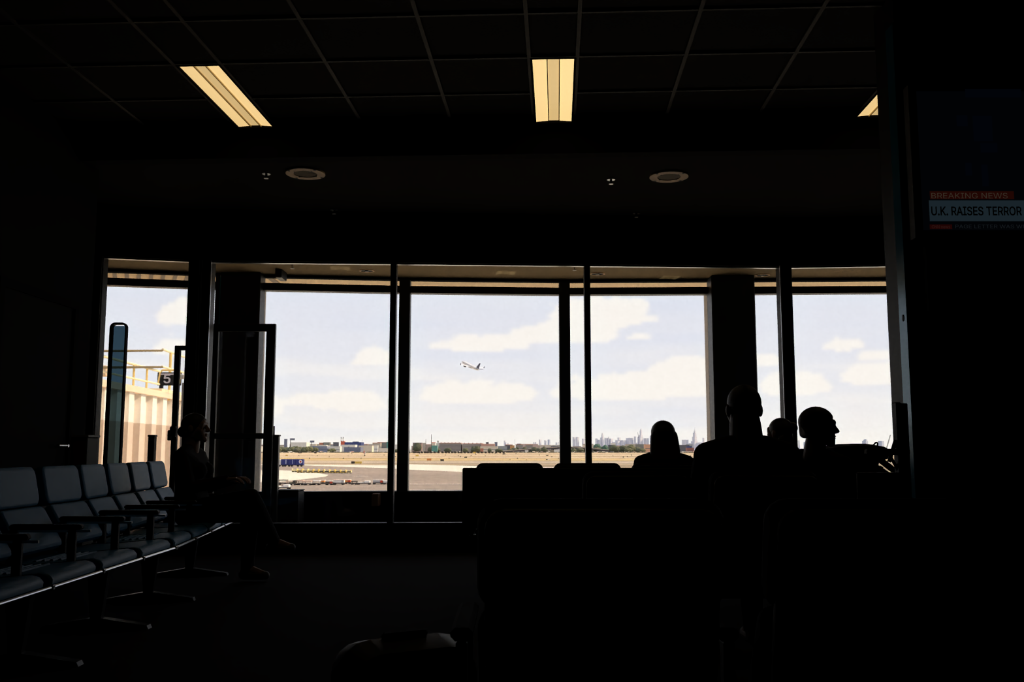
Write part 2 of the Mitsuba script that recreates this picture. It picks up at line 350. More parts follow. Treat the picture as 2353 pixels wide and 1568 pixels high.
for a, b in ((-3.04, -1.24), (-1.18, 0.745), (0.805, 2.785)):
    part(w2, 'pane', sheet(on(INNER, a), on(INNER, b), 0.28, HEAD), pane_m)
    part(w2, 'head_rail', beam(on(INNER, a), on(INNER, b), HEAD - 0.012, HEAD, 0.05), alu_m)
part(w3, 'pane', sheet(on(INNER, 2.91), on(INNER, 4.4), 0.28, HEAD), pane_m)
part(w3, 'head_rail', beam(on(INNER, 2.91), on(INNER, 4.4), HEAD - 0.012, HEAD, 0.05), alu_m)
part(w3, 'trim_strip', bx(2.775, 2.787, 9.545, 9.565, 0.28, HEAD), alu_m)

# ------------------------------------------------------------------ vestibule between the two glass walls, outer windows
vest = [tuple(q) for q in INNER] + [tuple(q) for q in reversed(OUTER)]
struct('ceiling_vestibule', prism(Polygon(vest), 3.06, 3.12), vest_ceil)
struct('wall_outer', cat([beam(OUTER[i], OUTER[i + 1], 0, 0.50, 0.16) for i in range(len(OUTER) - 1)] + [beam(OUTER[i], OUTER[i + 1], 3.03, 3.62, 0.10) for i in range(len(OUTER) - 1)]
                         + [beam(OUTER[0], on(OUTER, -4.75), 0.5, 3.03, 0.10), beam(on(OUTER, 5.2), OUTER[-1], 0.5, 3.03, 0.10)]), plaster_dark)
SILL, TR0, TR1, OH = 0.50, 2.872, 2.957, 3.03
n = 4
for a, b, lab in ((-4.69, -3.46, 'outer window above the striped jet bridge'), (-3.07, -1.352, 'outer window with the takeoff runway and baggage carts'), (-1.222, 0.572, 'middle outer window with the climbing plane'),
                  (0.702, 2.48, 'outer window with the city skyline'), (2.86, 5.15, 'outer window beside the television wall')):
    w = window(n, lab); n += 1
    A, B = on(OUTER, a), on(OUTER, b)
    part(w, 'pane', sheet(A, B, SILL, TR0), pane_m)
    part(w, 'transom_pane', sheet(A, B, TR1, OH), pane_m)
    part(w, 'transom', beam(A, B, TR0, TR1, 0.12), frame_m)
    part(w, 'sill', beam(A, B, SILL, SILL + 0.02, 0.20), frame_m)
    if b < 2.0:
        part(w, 'mullion', mull(OUTER, b, b + 0.13 if b > -2.5 else b, SILL, OH, 0.14) if b > -2.5 else mull(OUTER, -3.47, -3.42, SILL, OH, 0.14), frame_m)
c1 = struct('column_left', None, None, 'wide dark column at the left end of the runway window')
part(c1, 'shaft', bx(-3.405, -2.932, 10.75, 10.98, 0, 3.06, 0.012), frame_m)
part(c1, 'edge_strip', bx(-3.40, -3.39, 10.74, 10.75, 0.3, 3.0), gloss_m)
part(c1, 'outer_fin', bx(-3.07, -3.005, 11.12, 11.30, 0.2, 2.98, 0.006), paint(0.42, 0.41, 0.40))
c2 = struct('column_right', None, None, 'wide dark column at the right end of the skyline window')
part(c2, 'shaft', bx(2.362, 2.875, 10.93, 11.2, 0, 3.06, 0.012), frame_m)
part(c2, 'outer_fin', bx(2.405, 2.475, 11.40, 11.60, 0.2, 2.98, 0.006), paint(0.42, 0.40, 0.38))
# canopy outside
CANOPY = [(-9, 10.4), (-4.5, 10.75), (-1.3, 11.2), (7.5, 11.2), (7.5, 13.72), (-1.5, 13.72), (-4.3, 13.3), (-6.4, 12.98), (-9, 12.6)]
cn = struct('canopy', None, None)
part(cn, 'soffit', prism(CANOPY, 3.36, 3.40), soffit_out)
part(cn, 'deck', prism(CANOPY, 3.40, 3.62), plaster_dark)
for k in range(8):  # added battens imitating stripes of light the bridge bounces onto the soffit
    a = -5.46 + 0.165 * k
    part(cn, 'rib', prism([(a, 12.2), (a + 0.055, 12.2), (a + 0.055 - 0.30, 12.95), (a - 0.30, 12.95)], 3.345, 3.36), paint(0.30, 0.25, 0.20))
a = at(632, 655, 13.0)
part(cn, 'rib', bx(a[0] - 0.04, a[0] + 0.04, 11.6, 13.4, 3.345, 3.36), paint(0.30, 0.25, 0.20))

# small things in the vestibule ceiling
for (px, py, lab) in [(843, 622, 'recessed downlight in the tan vestibule ceiling above the runway window'), (1373, 629, 'recessed downlight in the tan vestibule ceiling above the skyline window'),
                      (1752, 632, 'recessed downlight in the vestibule ceiling near the right column')]:
    c = atz(px, py, 3.06)
    s = thing('downlight', lab, 'downlight', 'downlights in the vestibule ceiling')
    part(s, 'rim', disc(c, 0.070, 0.088, 3.052, 3.062), speaker_m)
    part(s, 'cone', disc(c, 0, 0.070, 3.056, 3.061), plastic)
    part(s, 'bulb', disc(c, 0, 0.022, 3.045, 3.058, 14), white_m)
for (px, py, lab) in [(1320, 613, 'white sprinkler head in the vestibule ceiling beside the middle mullion'), (672, 609, 'small dark sprinkler stem in the vestibule ceiling beside the hanging sign')]:
    c = atz(px, py, 3.06)
    s = thing('sprinkler', lab, 'sprinkler', 'sprinklers in the vestibule')
    part(s, 'stem', disc(c, 0, 0.010, 3.02, 3.06, 10), white_m)
    part(s, 'deflector', disc(c, 0, 0.024, 3.016, 3.022, 14), white_m)
c = at(649, 633, 10.75)
sg = thing('hanging_sign', 'small dark box sign hanging from the vestibule ceiling with a pale underside', 'sign')
part(sg, 'box', bx(c[0] - 0.035, c[0] + 0.040, 10.55, 10.80, 2.965, 3.06, 0.004), plastic)
part(sg, 'underside', bx(c[0] - 0.028, c[0] + 0.034, 10.56, 10.79, 2.958, 2.965), white_m)

# glass doors in the vestibule
def glass_door(name, lab, x0, x1, y, z1, st, mid, rails=True):
    d = thing(name, lab, 'door')
    part(d, 'stile', bx(x1 - st, x1, y - 0.025, y + 0.025, 0.02, z1, 0.004), frame_m)
    part(d, 'stile', bx(x0, x0 + st, y - 0.025, y + 0.025, 0.02, z1, 0.004), frame_m)
    part(d, 'top_rail', bx(x0 + st, x1 - st, y - 0.025, y + 0.025, z1 - st * 0.85, z1, 0.004), frame_m)
    part(d, 'bottom_rail', bx(x0 + st, x1 - st, y - 0.025, y + 0.025, 0.02, 0.24, 0.004), frame_m)
    if mid: part(d, 'push_bar', bx(x0 + st, x1 - st, y - 0.05, y + 0.02, mid, mid + 0.06, 0.008), frame_m)
    part(d, 'pane', sheet((x0 + st, y), (x1 - st, y), 0.24, z1 - st * 0.85), pane_m)
    return d
glass_door('vestibule_door', 'black framed glass door with a push bar, standing open beside the wide column', at(478, 900, 9.95)[0], at(634, 760, 9.95)[0], 9.95, at(600, 745, 9.95)[2], 0.095, at(550, 1009, 9.95)[2])
d2 = glass_door('vestibule_door', 'narrow black framed glass door in front of the jet bridge, behind the seated woman', at(401, 850, 10.2)[0], at(480, 850, 10.2)[0], 10.2, at(420, 795, 10.2)[2], 0.058, None)
h = at(396, 1000, 10.15)
part(d2, 'handle', cat([bx(h[0] - 0.015, h[0] + 0.05, 10.10, 10.15, h[2] - 0.02, h[2] + 0.09, 0.008), bx(h[0] - 0.03, h[0] + 0.0, 10.08, 10.14, h[2] - 0.06, h[2] + 0.05, 0.008)]), plastic)
# jamb and posts by the door
pp = at(634, 1003, 10.05)
s = thing('stanchion', 'grey metal post standing beside the open glass door', 'post')
part(s, 'post', bx(pp[0] - 0.036, pp[0] + 0.036, 10.02, 10.09, 0, pp[2], 0.006), M('post_metal', (0.03, 0.034, 0.033), 0.4, spec=0.2))
part(s, 'cap', bx(pp[0] - 0.042, pp[0] + 0.042, 10.01, 10.10, pp[2], pp[2] + 0.015, 0.004), plastic)
pp = at(628, 980, 10.35)
s = thing('stanchion', 'slim dark rod behind the grey post at the open door', 'post')
part(s, 'post', cyl((pp[0], 10.35, 0), (pp[0], 10.35, pp[2]), 0.018), plastic)
part(s, 'base', cyl((pp[0], 10.35, 0), (pp[0], 10.35, 0.03), 0.10), plastic)
pb = at(665, 1126, 10.3)
s = thing('floor_box', 'low black box on the vestibule floor beside the grey post', 'box')
part(s, 'body', bx(pb[0] - 0.13, pb[0] + 0.12, 10.2, 10.5, 0, pb[2] - 0.01, 0.01), plastic)
part(s, 'lid', bx(pb[0] - 0.135, pb[0] + 0.125, 10.19, 10.51, pb[2] - 0.01, pb[2], 0.004), black_m)
pb = at(855, 1150, 10.6)
s = thing('wall_box', 'small brown box low on the wall under the runway window', 'box')
part(s, 'body', bx(pb[0] - 0.035, pb[0] + 0.04, 10.8, 11.02, pb[2] - 0.08, pb[2] + 0.06, 0.005), paint(0.10, 0.055, 0.03))
part(s, 'cover', bx(pb[0] - 0.03, pb[0] + 0.035, 10.79, 10.80, pb[2] - 0.07, pb[2] + 0.05), paint(0.10, 0.055, 0.03))
# wire-guarded fixture on the outer fin
fb = at(1638, 928, 11.4)
s = thing('guarded_fixture', 'small black fixture in a wire guard on the pale outer fin beside the right column', 'light fixture')
part(s, 'body', bx(fb[0] - 0.0, fb[0] + 0.045, 11.33, 11.42, fb[2] - 0.07, fb[2] + 0.07, 0.006), plastic)
part(s, 'guard', cat([tube([(fb[0] - 0.045, 11.31, fb[2] + z), (fb[0] + 0.06, 11.31, fb[2] + z)], 0.004) for z in (-0.085, 0.085)] + [tube([(fb[0] + x, 11.31, fb[2] - 0.085), (fb[0] + x, 11.31, fb[2] + 0.085)], 0.003) for x in (-0.045, -0.012, 0.05)]), plastic)

# totem with a tinted panel near the left window
tq = at(274, 742, 8.55)
s = thing('glass_totem', 'tall rounded-top totem with a smoky blue panel in front of the left window', 'totem')
tw, tz = 0.078, tq[2]
outer_p = sbox(-tw + 0.05, 0.0, tw - 0.05, tz - 0.05).buffer(0.05, quad_segs=6).intersection(sbox(-1, 0.0, 1, 5))
inner_p = sbox(-tw + 0.052, 0.05, tw - 0.048 - 0.02, tz - 0.075).buffer(0.035, quad_segs=6)
def upright(poly, y0, y1, x, ang=0.0):
    m = trimesh.creation.extrude_polygon(poly, y1 - y0, engine='earcut')
    v = m.vertices.copy()
    m.vertices = np.c_[v[:, 0], -(v[:, 2]) , v[:, 1]]
    m.apply_transform(trimesh.transformations.rotation_matrix(ang, [0, 0, 1]))
    m.apply_translation([x, y1, 0])
    m.fix_normals()
    return m
inner_p = sbox(-0.055 + 0.03, 0.06 + 0.03, 0.064 - 0.03, tz - 0.018 - 0.03).buffer(0.03, quad_segs=6)
part(s, 'frame', upright(outer_p.difference(inner_p), 8.53, 8.57, tq[0]), plastic)
part(s, 'panel', sheet((tq[0] - 0.056, 8.55), (tq[0] + 0.065, 8.55), 0.05, tz - 0.030), tint_m)
part(s, 'base', bx(tq[0] - 0.2, tq[0] + 0.2, 8.40, 8.70, 0, 0.03, 0.008), plastic)

# left wall door, kiosk
dr1 = struct('door_1', None, None, 'dark door in the left wall behind the seat row')
ya, yb = 6.25, 7.28
part(dr1, 'leaf', bx(left_x - 0.03, left_x + 0.012, ya, yb, 0.01, 2.1), M('door_paint', (0.008, 0.0095, 0.011), 0.8, spec=0.03))
part(dr1, 'frame', cat([bx(left_x, left_x + 0.03, ya - 0.06, ya, 0, 2.16), bx(left_x, left_x + 0.03, yb, yb + 0.06, 0, 2.16), bx(left_x, left_x + 0.03, ya - 0.06, yb + 0.06, 2.1, 2.16)]), plaster_dark)
part(dr1, 'handle', cat([cyl((left_x + 0.012, yb - 0.08, 1.03), (left_x + 0.07, yb - 0.08, 1.03), 0.012), cyl((left_x + 0.06, yb - 0.08, 1.03), (left_x + 0.06, yb - 0.22, 1.03), 0.010)]), alu_m)
kk = at(170, 1000, 7.45)
s = thing('kiosk', 'slim grey-green kiosk standing against the left wall beside the door', 'kiosk')
part(s, 'body', bx(left_x + 0.002, left_x + 0.12, 7.40, 7.60, 0, kk[2] - 0.02, 0.006), paint(0.045, 0.055, 0.052))
part(s, 'top', bx(left_x + 0.001, left_x + 0.13, 7.39, 7.61, kk[2] - 0.02, kk[2], 0.004), grey_m)
sw = at(8, 728, 6.0)
s = thing('wall_switch', 'small dark plate on the left wall above the seats', 'switch')
part(s, 'plate', bx(left_x, left_x + 0.012, 5.98, 6.07, 1.80, 1.95, 0.003), plastic)
part(s, 'button', bx(left_x + 0.012, left_x + 0.016, 6.005, 6.045, 1.85, 1.90), plastic)

# right wall edge trim, television, board, barrier
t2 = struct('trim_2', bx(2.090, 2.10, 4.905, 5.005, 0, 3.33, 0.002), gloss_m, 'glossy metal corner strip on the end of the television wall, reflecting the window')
hp = at(2079, 733, 4.98)
s = thing('strike_plate', 'small dark oval plate on the glossy corner strip', 'plate')
part(s, 'plate', hull(np.vstack([[[2.087 + dx, 4.95 + 0.010 * math.cos(a), hp[2] + 0.018 * math.sin(a)] for a in np.linspace(0, 2 * math.pi, 16)] for dx in (0.0, 0.004)])), plastic)
TY = 4.80
tv0, tv1 = at(2090, 197, TY), at(2090, 547, TY)
X0, X1, Z1, Z0 = 2.115, 3.62, tv0[2], tv1[2]
tv = thing('television', 'large black wall television showing a breaking news banner', 'television')
part(tv, 'bezel', cat([bx(X0, X1, TY - 0.01, TY + 0.06, Z0, Z1, 0.006)]), plastic)
part(tv, 'edge', bx(X0 - 0.006, X0, TY - 0.005, TY + 0.055, Z0, Z1), paint(0.04, 0.04, 0.045))
part(tv, 'bracket', bx(X0 + 0.4, X1 - 0.4, TY + 0.06, 4.91, (Z0 + Z1) / 2 - 0.15, (Z0 + Z1) / 2 + 0.15), plastic)
def emit(r, g, b): return {'type': 'area', 'radiance': {'type': 'rgb', 'value': [r * LAMP, g * LAMP, b * LAMP]}}
def tvquad(px0, px1, py0, py1, dy):
    a, b = at(px0, py0, TY), at(px1, py1, TY)
    x0, x1, z1, z0 = a[0], b[0], a[2], b[2]
    y = TY - 0.01 - dy
    return tm([[x0, y, z0], [x1, y, z0], [x1, y, z1], [x0, y, z1]], [[0, 1, 2], [0, 2, 3]])
SE = at(2700, 480, TY)[0]
scr = part(tv, 'screen', tm([[X0 + 0.035, TY - 0.0101, Z0 + 0.04], [X1 - 0.035, TY - 0.0101, Z0 + 0.04], [X1 - 0.035, TY - 0.0101, Z1 - 0.035], [X0 + 0.035, TY - 0.0101, Z1 - 0.035]], [[0, 1, 2], [0, 2, 3]]), plastic, emitter=emit(0.0007, 0.0010, 0.0016))
part(tv, 'headline_bar', tvquad(2132, 2700, 462, 510, 0.0010), plastic, emitter=emit(0.0095, 0.017, 0.022))
part(tv, 'banner', tvquad(2134, 2328, 441, 459, 0.0010), plastic, emitter=emit(0.014, 0.0018, 0.0010))
part(tv, 'ticker_tag', tvquad(2134, 2186, 517, 528, 0.0010), plastic, emitter=emit(0.013, 0.0012, 0.0010))
for q in ((2195, 2222, 266, 292), (2232, 2280, 268, 326), (2250, 2290, 330, 352), (2215, 2345, 206, 226), (2215, 2232, 376, 405), (2252, 2270, 380, 430)):
    part(tv, 'picture_patch', tvquad(*q, 0.001), plastic, emitter=emit(0.0006, 0.0011, 0.0026))
def tvtext(txt, px, py, px1, cap, bold, name, e):
    m = meshkit.text_mesh(txt, cap * TY / FOCAL, 0.0004, bold)
    a, b = at(px, py, TY), at(px1, py, TY)
    v = m.vertices
    k = (b[0] - a[0]) / (v[:, 0].max() - v[:, 0].min())
    m.vertices = np.c_[a[0] + (v[:, 0] - v[:, 0].min()) * k, TY - 0.0122 - v[:, 2], a[2] + v[:, 1]]
    m.invert() if m.volume < 0 else None
    part(tv, name, m, plastic if e is None else plastic, **({} if e is None else {'emitter': e}))
tvtext('BREAKING NEWS', 2138, 457.5, 2313, 13, False, 'banner_text', emit(0.030, 0.021, 0.014))
tvtext('U.K. RAISES TERROR LEVEL', 2138, 496, 2413, 20, True, 'headline_text', None)
tvtext('CNN news', 2139, 526, 2181, 7, True, 'tag_text', emit(0.022, 0.006, 0.005))
tvtext('PAGE LETTER WAS WR', 2193, 526, 2356, 8.5, False, 'ticker_text', emit(0.007, 0.009, 0.011))
bq0, bq1 = at(2124, 566, 4.88), at(2166, 715, 4.88)
s = thing('notice_board', 'dark wall board with a pale grey left edge under the television', 'board')
part(s, 'edge_panel', bx(bq0[0], bq1[0], 4.87, 4.905, bq1[2], bq0[2], 0.003), board_m)
part(s, 'board', bx(bq1[0] + 0.002, 3.3, 4.875, 4.905, bq1[2] - 0.02, bq0[2], 0.003), wall_m)
# barrier near the right window
BY = 4.72
b0 = at(2061, 925, BY)
s = thing('gate_barrier', 'black post with a horizontal rail at the edge of the right window', 'barrier')
part(s, 'post', bx(b0[0] - 0.013, b0[0] + 0.014, BY - 0.02, BY + 0.04, 0, b0[2], 0.005), plastic)
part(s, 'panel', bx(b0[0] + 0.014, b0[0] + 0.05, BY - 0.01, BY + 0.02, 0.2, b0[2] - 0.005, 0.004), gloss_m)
ba, bb = at(1990, 1032, BY), at(2090, 1046, BY)
part(s, 'rail', bx(ba[0], bb[0], BY - 0.015, BY + 0.03, bb[2], ba[2], 0.006), plastic)
part(s, 'lower_panel', bx(ba[0] - 0.05, bb[0], BY - 0.005, BY + 0.02, 0.1, at(0, 1086, BY)[2], 0.004), plastic)
part(s, 'brace', cat([cyl((b0[0] - 0.005, BY + 0.01, at(0, 1082, BY)[2]), (at(2046, 1050, BY)[0], BY + 0.01, at(0, 1046, BY)[2]), 0.008), cyl((at(2046, 1086, BY)[0], BY + 0.01, at(0, 1062, BY)[2]), (at(2060, 1012, BY)[0], BY + 0.01, at(0, 1012, BY)[2]), 0.010)]), plastic)

# ================================================================== tandem seats
PITCHS = 0.557
def seat_profile():
    ys = [(-0.25, 0.365), (-0.25, 0.425), (-0.05, 0.432), (0.12, 0.448), (0.20, 0.455), (0.235, 0.445), (0.252, 0.425), (0.25, 0.402), (0.225, 0.385), (0.10, 0.372)]
    return ys
def extrude_x(pr, x0, x1, inset=0.012):
    pr = np.array(pr); c = pr.mean(0)
    P = []
    for x, k in ((x0, 0.94), (x0 + inset, 1.0), (x1 - inset, 1.0), (x1, 0.94)):
        q = c + (pr - c) * k
        P.append(np.c_[np.full(len(q), x), q[:, 0], q[:, 1]])
    n = len(pr); V = np.vstack(P); F = []
    for l in range(3):
        for i in range(n):
            j = (i + 1) % n
            F += [[l * n + i, l * n + j, (l + 1) * n + j], [l * n + i, (l + 1) * n + j, (l + 1) * n + i]]
    F += [[0, i + 1, i] for i in range(1, n - 1)] + [[3 * n, 3 * n + i, 3 * n + i + 1] for i in range(1, n - 1)]
    m = tm(V, F); m.fix_normals(); return m
up_pad = rotx(moved(pad(0.485, 0.225, 0.07, 0.05), (0, -0.345, 0.795)), math.radians(12), (0, -0.345, 0.795))
low_pad = rotx(moved(pad(0.485, 0.255, 0.062, 0.035), (0, -0.240, 0.572)), math.radians(31), (0, -0.240, 0.572))
shell = rotx(moved(pad(0.455, 0.44, 0.022, 0.04), (0, -0.352, 0.675)), math.radians(15), (0, -0.352, 0.675))
PROTO = {}
def proto(name, mesh, mat, smooth=False):
    PROTO[name] = mikit.ply(mesh, mat, smooth)
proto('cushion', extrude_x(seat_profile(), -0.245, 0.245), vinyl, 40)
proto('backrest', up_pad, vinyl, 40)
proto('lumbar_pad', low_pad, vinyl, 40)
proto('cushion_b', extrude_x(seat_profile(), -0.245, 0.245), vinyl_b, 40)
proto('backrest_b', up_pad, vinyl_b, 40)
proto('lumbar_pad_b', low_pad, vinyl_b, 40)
proto('shell', shell, plastic, 40)
proto('rib', hull([[sx * 0.17, -0.012 * 0 + dy, 0.4365 + dz] for sx in (-1, 1) for dy, dz in ((-0.013, -0.012), (0.013, -0.011), (-0.006, 0.003), (0.006, 0.004))]), vinyl)
proto('arm_pad_b', bx(-0.024, 0.024, -0.20, 0.16, 0.600, 0.628, 0.010), vinyl_b)
proto('arm_pad', bx(-0.024, 0.024, -0.20, 0.16, 0.600, 0.628, 0.010), plastic)
proto('arm_strip', bx(-0.006, 0.006, -0.18, 0.20, 0.588, 0.600), chrome_m)
proto('arm_strip_b', bx(-0.006, 0.006, -0.18, 0.20, 0.588, 0.600), plastic)
proto('arm_post', bx(-0.012, 0.012, 0.09, 0.13, 0.36, 0.60, 0.003), plastic)
proto('arm_post_rear', bx(-0.012, 0.012, -0.20, -0.16, 0.36, 0.60, 0.003), plastic)
proto('front_rail', cyl((-0.262, 0.268, 0.395), (0.262, 0.268, 0.395), 0.0085, 10), chrome_m)
proto('rail_clip', bx(-0.012, 0.012, 0.256, 0.280, 0.383, 0.407, 0.003), alu_m)
leg_m = cat([hull([[x, y, z] for x in (-0.022, 0.022) for y, z in ((-0.06, 0.33), (0.06, 0.33), (-0.03, 0.05), (0.03, 0.05))]), hull([[x * k, y, z] for x in (-0.03, 0.03) for y, z, k in ((-0.30, 0.0, 1), (0.30, 0.0, 1), (-0.29, 0.02, 1), (0.29, 0.02, 1), (-0.04, 0.06, 1), (0.04, 0.06, 1))])])
proto('leg', leg_m, M('leg_metal', (0.012, 0.012, 0.014), 0.4, spec=0.12))

def bench(n, origin, face, label, black=False, ribs=(), rail=True, pitch=PITCHS, top_rail=True, arms=None):
    """n seats side by side; origin: floor point under the first seat, face: the sitter's heading (radians from +y, counter-clockwise)."""
    b = thing('tandem_bench', label, 'bench', 'rows of tandem seating')
    W0 = T().translate([origin[0], origin[1], 0]).rotate([0, 0, 1], math.degrees(face))
    def put(parent, nm, p, x, dy=0.0, dz=0.0, **kw):
        return part(parent, nm, {**PROTO[p], 'to_world': W0 @ T().translate([x, dy, dz])}, None, **kw)
    sfx = '_b' if black else ''
    for k in range(n):
        x = k * pitch
        c = put(b, 'seat', 'cushion' + sfx, x)
        put(c, 'backrest', 'backrest' + sfx, x)
        put(c, 'lumbar_pad', 'lumbar_pad' + sfx, x)
        put(c, 'shell', 'shell', x)
        if k in ribs:
            for j in range(5): put(c, 'rib', 'rib', x, -0.12 + 0.042 * j, -0.004 + 0.0034 * j)
        if rail:
            put(c, 'front_rail', 'front_rail', x)
    for k in range(n + 1):
        x = (k - 0.5) * pitch
        if arms is None or k in arms:
            a = put(b, 'armrest', 'arm_pad' + sfx, x)
            put(a, 'strip', 'arm_strip' if not black else 'arm_strip_b', x); put(a, 'post', 'arm_post', x); put(a, 'post', 'arm_post_rear', x)
        if rail: put(b, 'rail_clip', 'rail_clip', x)
    for x in ([0.0] if n == 1 else [0.2, (n - 1) * pitch - 0.2] if n < 5 else [0.2, (n - 1) * pitch / 2, (n - 1) * pitch - 0.2]):
        put(b, 'leg', 'leg', x)
    def loc(m):
        return moved(m, (origin[0], origin[1], 0), face)
    part(b, 'beam', loc(bx(-0.3, (n - 1) * pitch + 0.3, -0.06, 0.04, 0.31, 0.37, 0.006)), plastic)
    if top_rail: part(b, 'back_rail', loc(bx(-0.335, (n - 1) * pitch + 0.335, -0.425, -0.392, 0.45, 0.872, 0.008)), plastic)
    return b
# left row, facing the room: first bench then a second, turned a little
def left_bench(n, p0, p1, label, **kw):
    p0, p1 = np.array(p0), np.array(p1)          # the row's front edge, near end to far end
    t = (p1 - p0) / np.linalg.norm(p1 - p0)
    f = np.array([t[1], -t[0]])                  # facing +x
    face = math.atan2(-f[0], f[1])
    pitch = np.linalg.norm(p1 - p0) / n
    far_first = p1 - t * pitch / 2 - f * 0.268   # local +x runs from the far end to the near end
    return bench(n, far_first, face, label, pitch=pitch, top_rail=False, **kw)
left_bench(5, (-2.00, 3.12), (-2.085, 5.90), 'row of five navy padded seats nearest the camera along the left wall', ribs=(1, 2, 3))
left_bench(4, (-2.090, 5.93), (-2.37, 8.15), 'row of four navy padded seats with the seated woman, near the left window', ribs=(3,))
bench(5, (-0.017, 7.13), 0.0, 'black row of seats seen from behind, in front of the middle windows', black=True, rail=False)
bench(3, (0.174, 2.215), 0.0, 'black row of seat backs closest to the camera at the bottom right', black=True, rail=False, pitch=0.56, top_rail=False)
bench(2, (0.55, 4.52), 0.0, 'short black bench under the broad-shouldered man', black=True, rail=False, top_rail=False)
bench(1, (1.64, 5.12), -math.pi / 2 + 0.60, 'single black seat turned towards the television wall under the man in profile', black=True, rail=False, top_rail=False)

# suitcase at the bottom of the view
s = thing('suitcase', 'dark rounded suitcase standing on the carpet in front of the camera', 'suitcase')
sc_ = moved(pad(0.36, 0.50, 0.24, 0.09), (0, 0, 0.29))
part(s, 'shell', moved(sc_, (-0.27, 2.42, -0.005), 0.5), M('suitcase_shell', (0.010, 0.013, 0.017), 0.5, spec=0.15), 40)
part(s, 'handle', moved(bx(-0.06, 0.06, -0.012, 0.012, 0.555, 0.572, 0.006), (-0.27, 2.42, -0.025), 0.5), vinyl_b)
for sx in (-0.13, 0.13):
    for sy in (-0.07, 0.07):
        part(s, 'wheel', moved(cyl((sx - 0.012, sy, 0.055), (sx + 0.012, sy, 0.055), 0.03), (-0.27, 2.42, -0.025), 0.5), plastic)

# ================================================================== people
def sph(c, r, n=14):
    r = (r, r, r) if np.isscalar(r) else r
    return m3.Manifold.sphere(1.0, n).scale(tuple(r)).translate(tuple(map(float, c)))
def chain(*nodes):
    """The hulls of successive (point, radius) pairs."""
    out = [m3.Manifold.batch_hull([sph(*nodes[i]), sph(*nodes[i + 1])]) for i in range(len(nodes) - 1)]
    return out
def union(ms): return m3.Manifold.batch_boolean(ms, m3.OpType.Add)
def finish(man, edge=0.012, it=8):
    man = man.refine_to_length(edge)
    me = man.to_mesh()
    t = trimesh.Trimesh(me.vert_properties[:, :3], me.tri_verts, process=True)
    trimesh.smoothing.filter_taubin(t, lamb=0.5, nu=0.53, iterations=it)
    return t
def rotm(yaw=0, pitch=0, roll=0):
    R = trimesh.transformations.euler_matrix
    return (R(0, 0, yaw) @ R(pitch, 0, 0) @ R(0, roll, 0))[:3, :3]
def xform(man, R, t):
    A = np.eye(4)[:3]; A[:, :3] = R; A[:, 3] = t
    return man.transform(A)
def head_man():
    h = [sph((0, -0.012, 0.03), (0.076, 0.097, 0.088), 32)]
    jaw = [sph((sx * 0.044, 0.045, -0.015), 0.030) for sx in (-1, 1)] + [sph((0, 0.068, -0.092), 0.021), sph((0.022, 0.060, -0.088), 0.018), sph((-0.022, 0.060, -0.088), 0.018)] + [sph((sx * 0.050, 0.0, -0.060), 0.018) for sx in (-1, 1)]
    h.append(m3.Manifold.batch_hull(jaw))
    h.append(m3.Manifold.batch_hull([sph((sx * 0.040, 0.066, 0.030), 0.020) for sx in (-1, 1)] + [sph((sx * 0.046, 0.052, -0.012), 0.022) for sx in (-1, 1)]))
    h.append(m3.Manifold.batch_hull([sph((0, 0.086, 0.018), 0.008), sph((0, 0.109, -0.020), 0.011), sph((0.013, 0.092, -0.026), 0.009), sph((-0.013, 0.092, -0.026), 0.009)]))
    h.append(sph((0, 0.083, -0.050), (0.024, 0.012, 0.007), 16)); h.append(sph((0, 0.081, -0.061), (0.021, 0.012, 0.008), 16))
    for sx in (-1, 1): h.append(sph((sx * 0.078, -0.012, -0.002), (0.012, 0.021, 0.032), 16))
    return union(h)
HEADM = head_man()
def hand(w, e, curl=0.6, side=1, flip=1):
    """A hand at wrist w pointing along e, palm down: palm, four fingers and a thumb."""
    w, e = np.array(w, float), np.array(e, float); e /= np.linalg.norm(e)
    lat = np.cross(e, [0, 0, 1.0]); lat /= np.linalg.norm(lat); dn = -np.cross(lat, e)
    P = lambda a, b, c: w + e * a + lat * b * side + dn * c
    ms = [m3.Manifold.batch_hull([sph(P(0.0, 0.012, 0), 0.020), sph(P(0.0, -0.012, 0), 0.020), sph(P(0.078, 0.030, 0), 0.012), sph(P(0.082, -0.028, 0), 0.012), sph(P(0.03, 0.034, 0.006), 0.014)])]
    for k, (b, L) in enumerate(((0.030, 0.072), (0.011, 0.080), (-0.009, 0.074), (-0.028, 0.058))):
        p = P(0.078, b, 0); a = 0.0; pts = [(p, 0.0098)]
        for j, f in enumerate((0.45, 0.32, 0.23)):
            a += curl * (0.55, 0.75, 0.5)[j]
            p = p + (e * math.cos(a) + dn * math.sin(a)) * L * f
            pts.append((p, (0.0092, 0.0085, 0.0075)[j]))
        ms += chain(*pts)
    th = [(P(0.018, 0.030, 0.004), 0.013), (P(0.046, 0.056, 0.014), 0.0105), (P(0.074, 0.058, 0.026), 0.009), (P(0.092, 0.052, 0.034), 0.008)]
    ms += chain(*th)
    return union(ms)
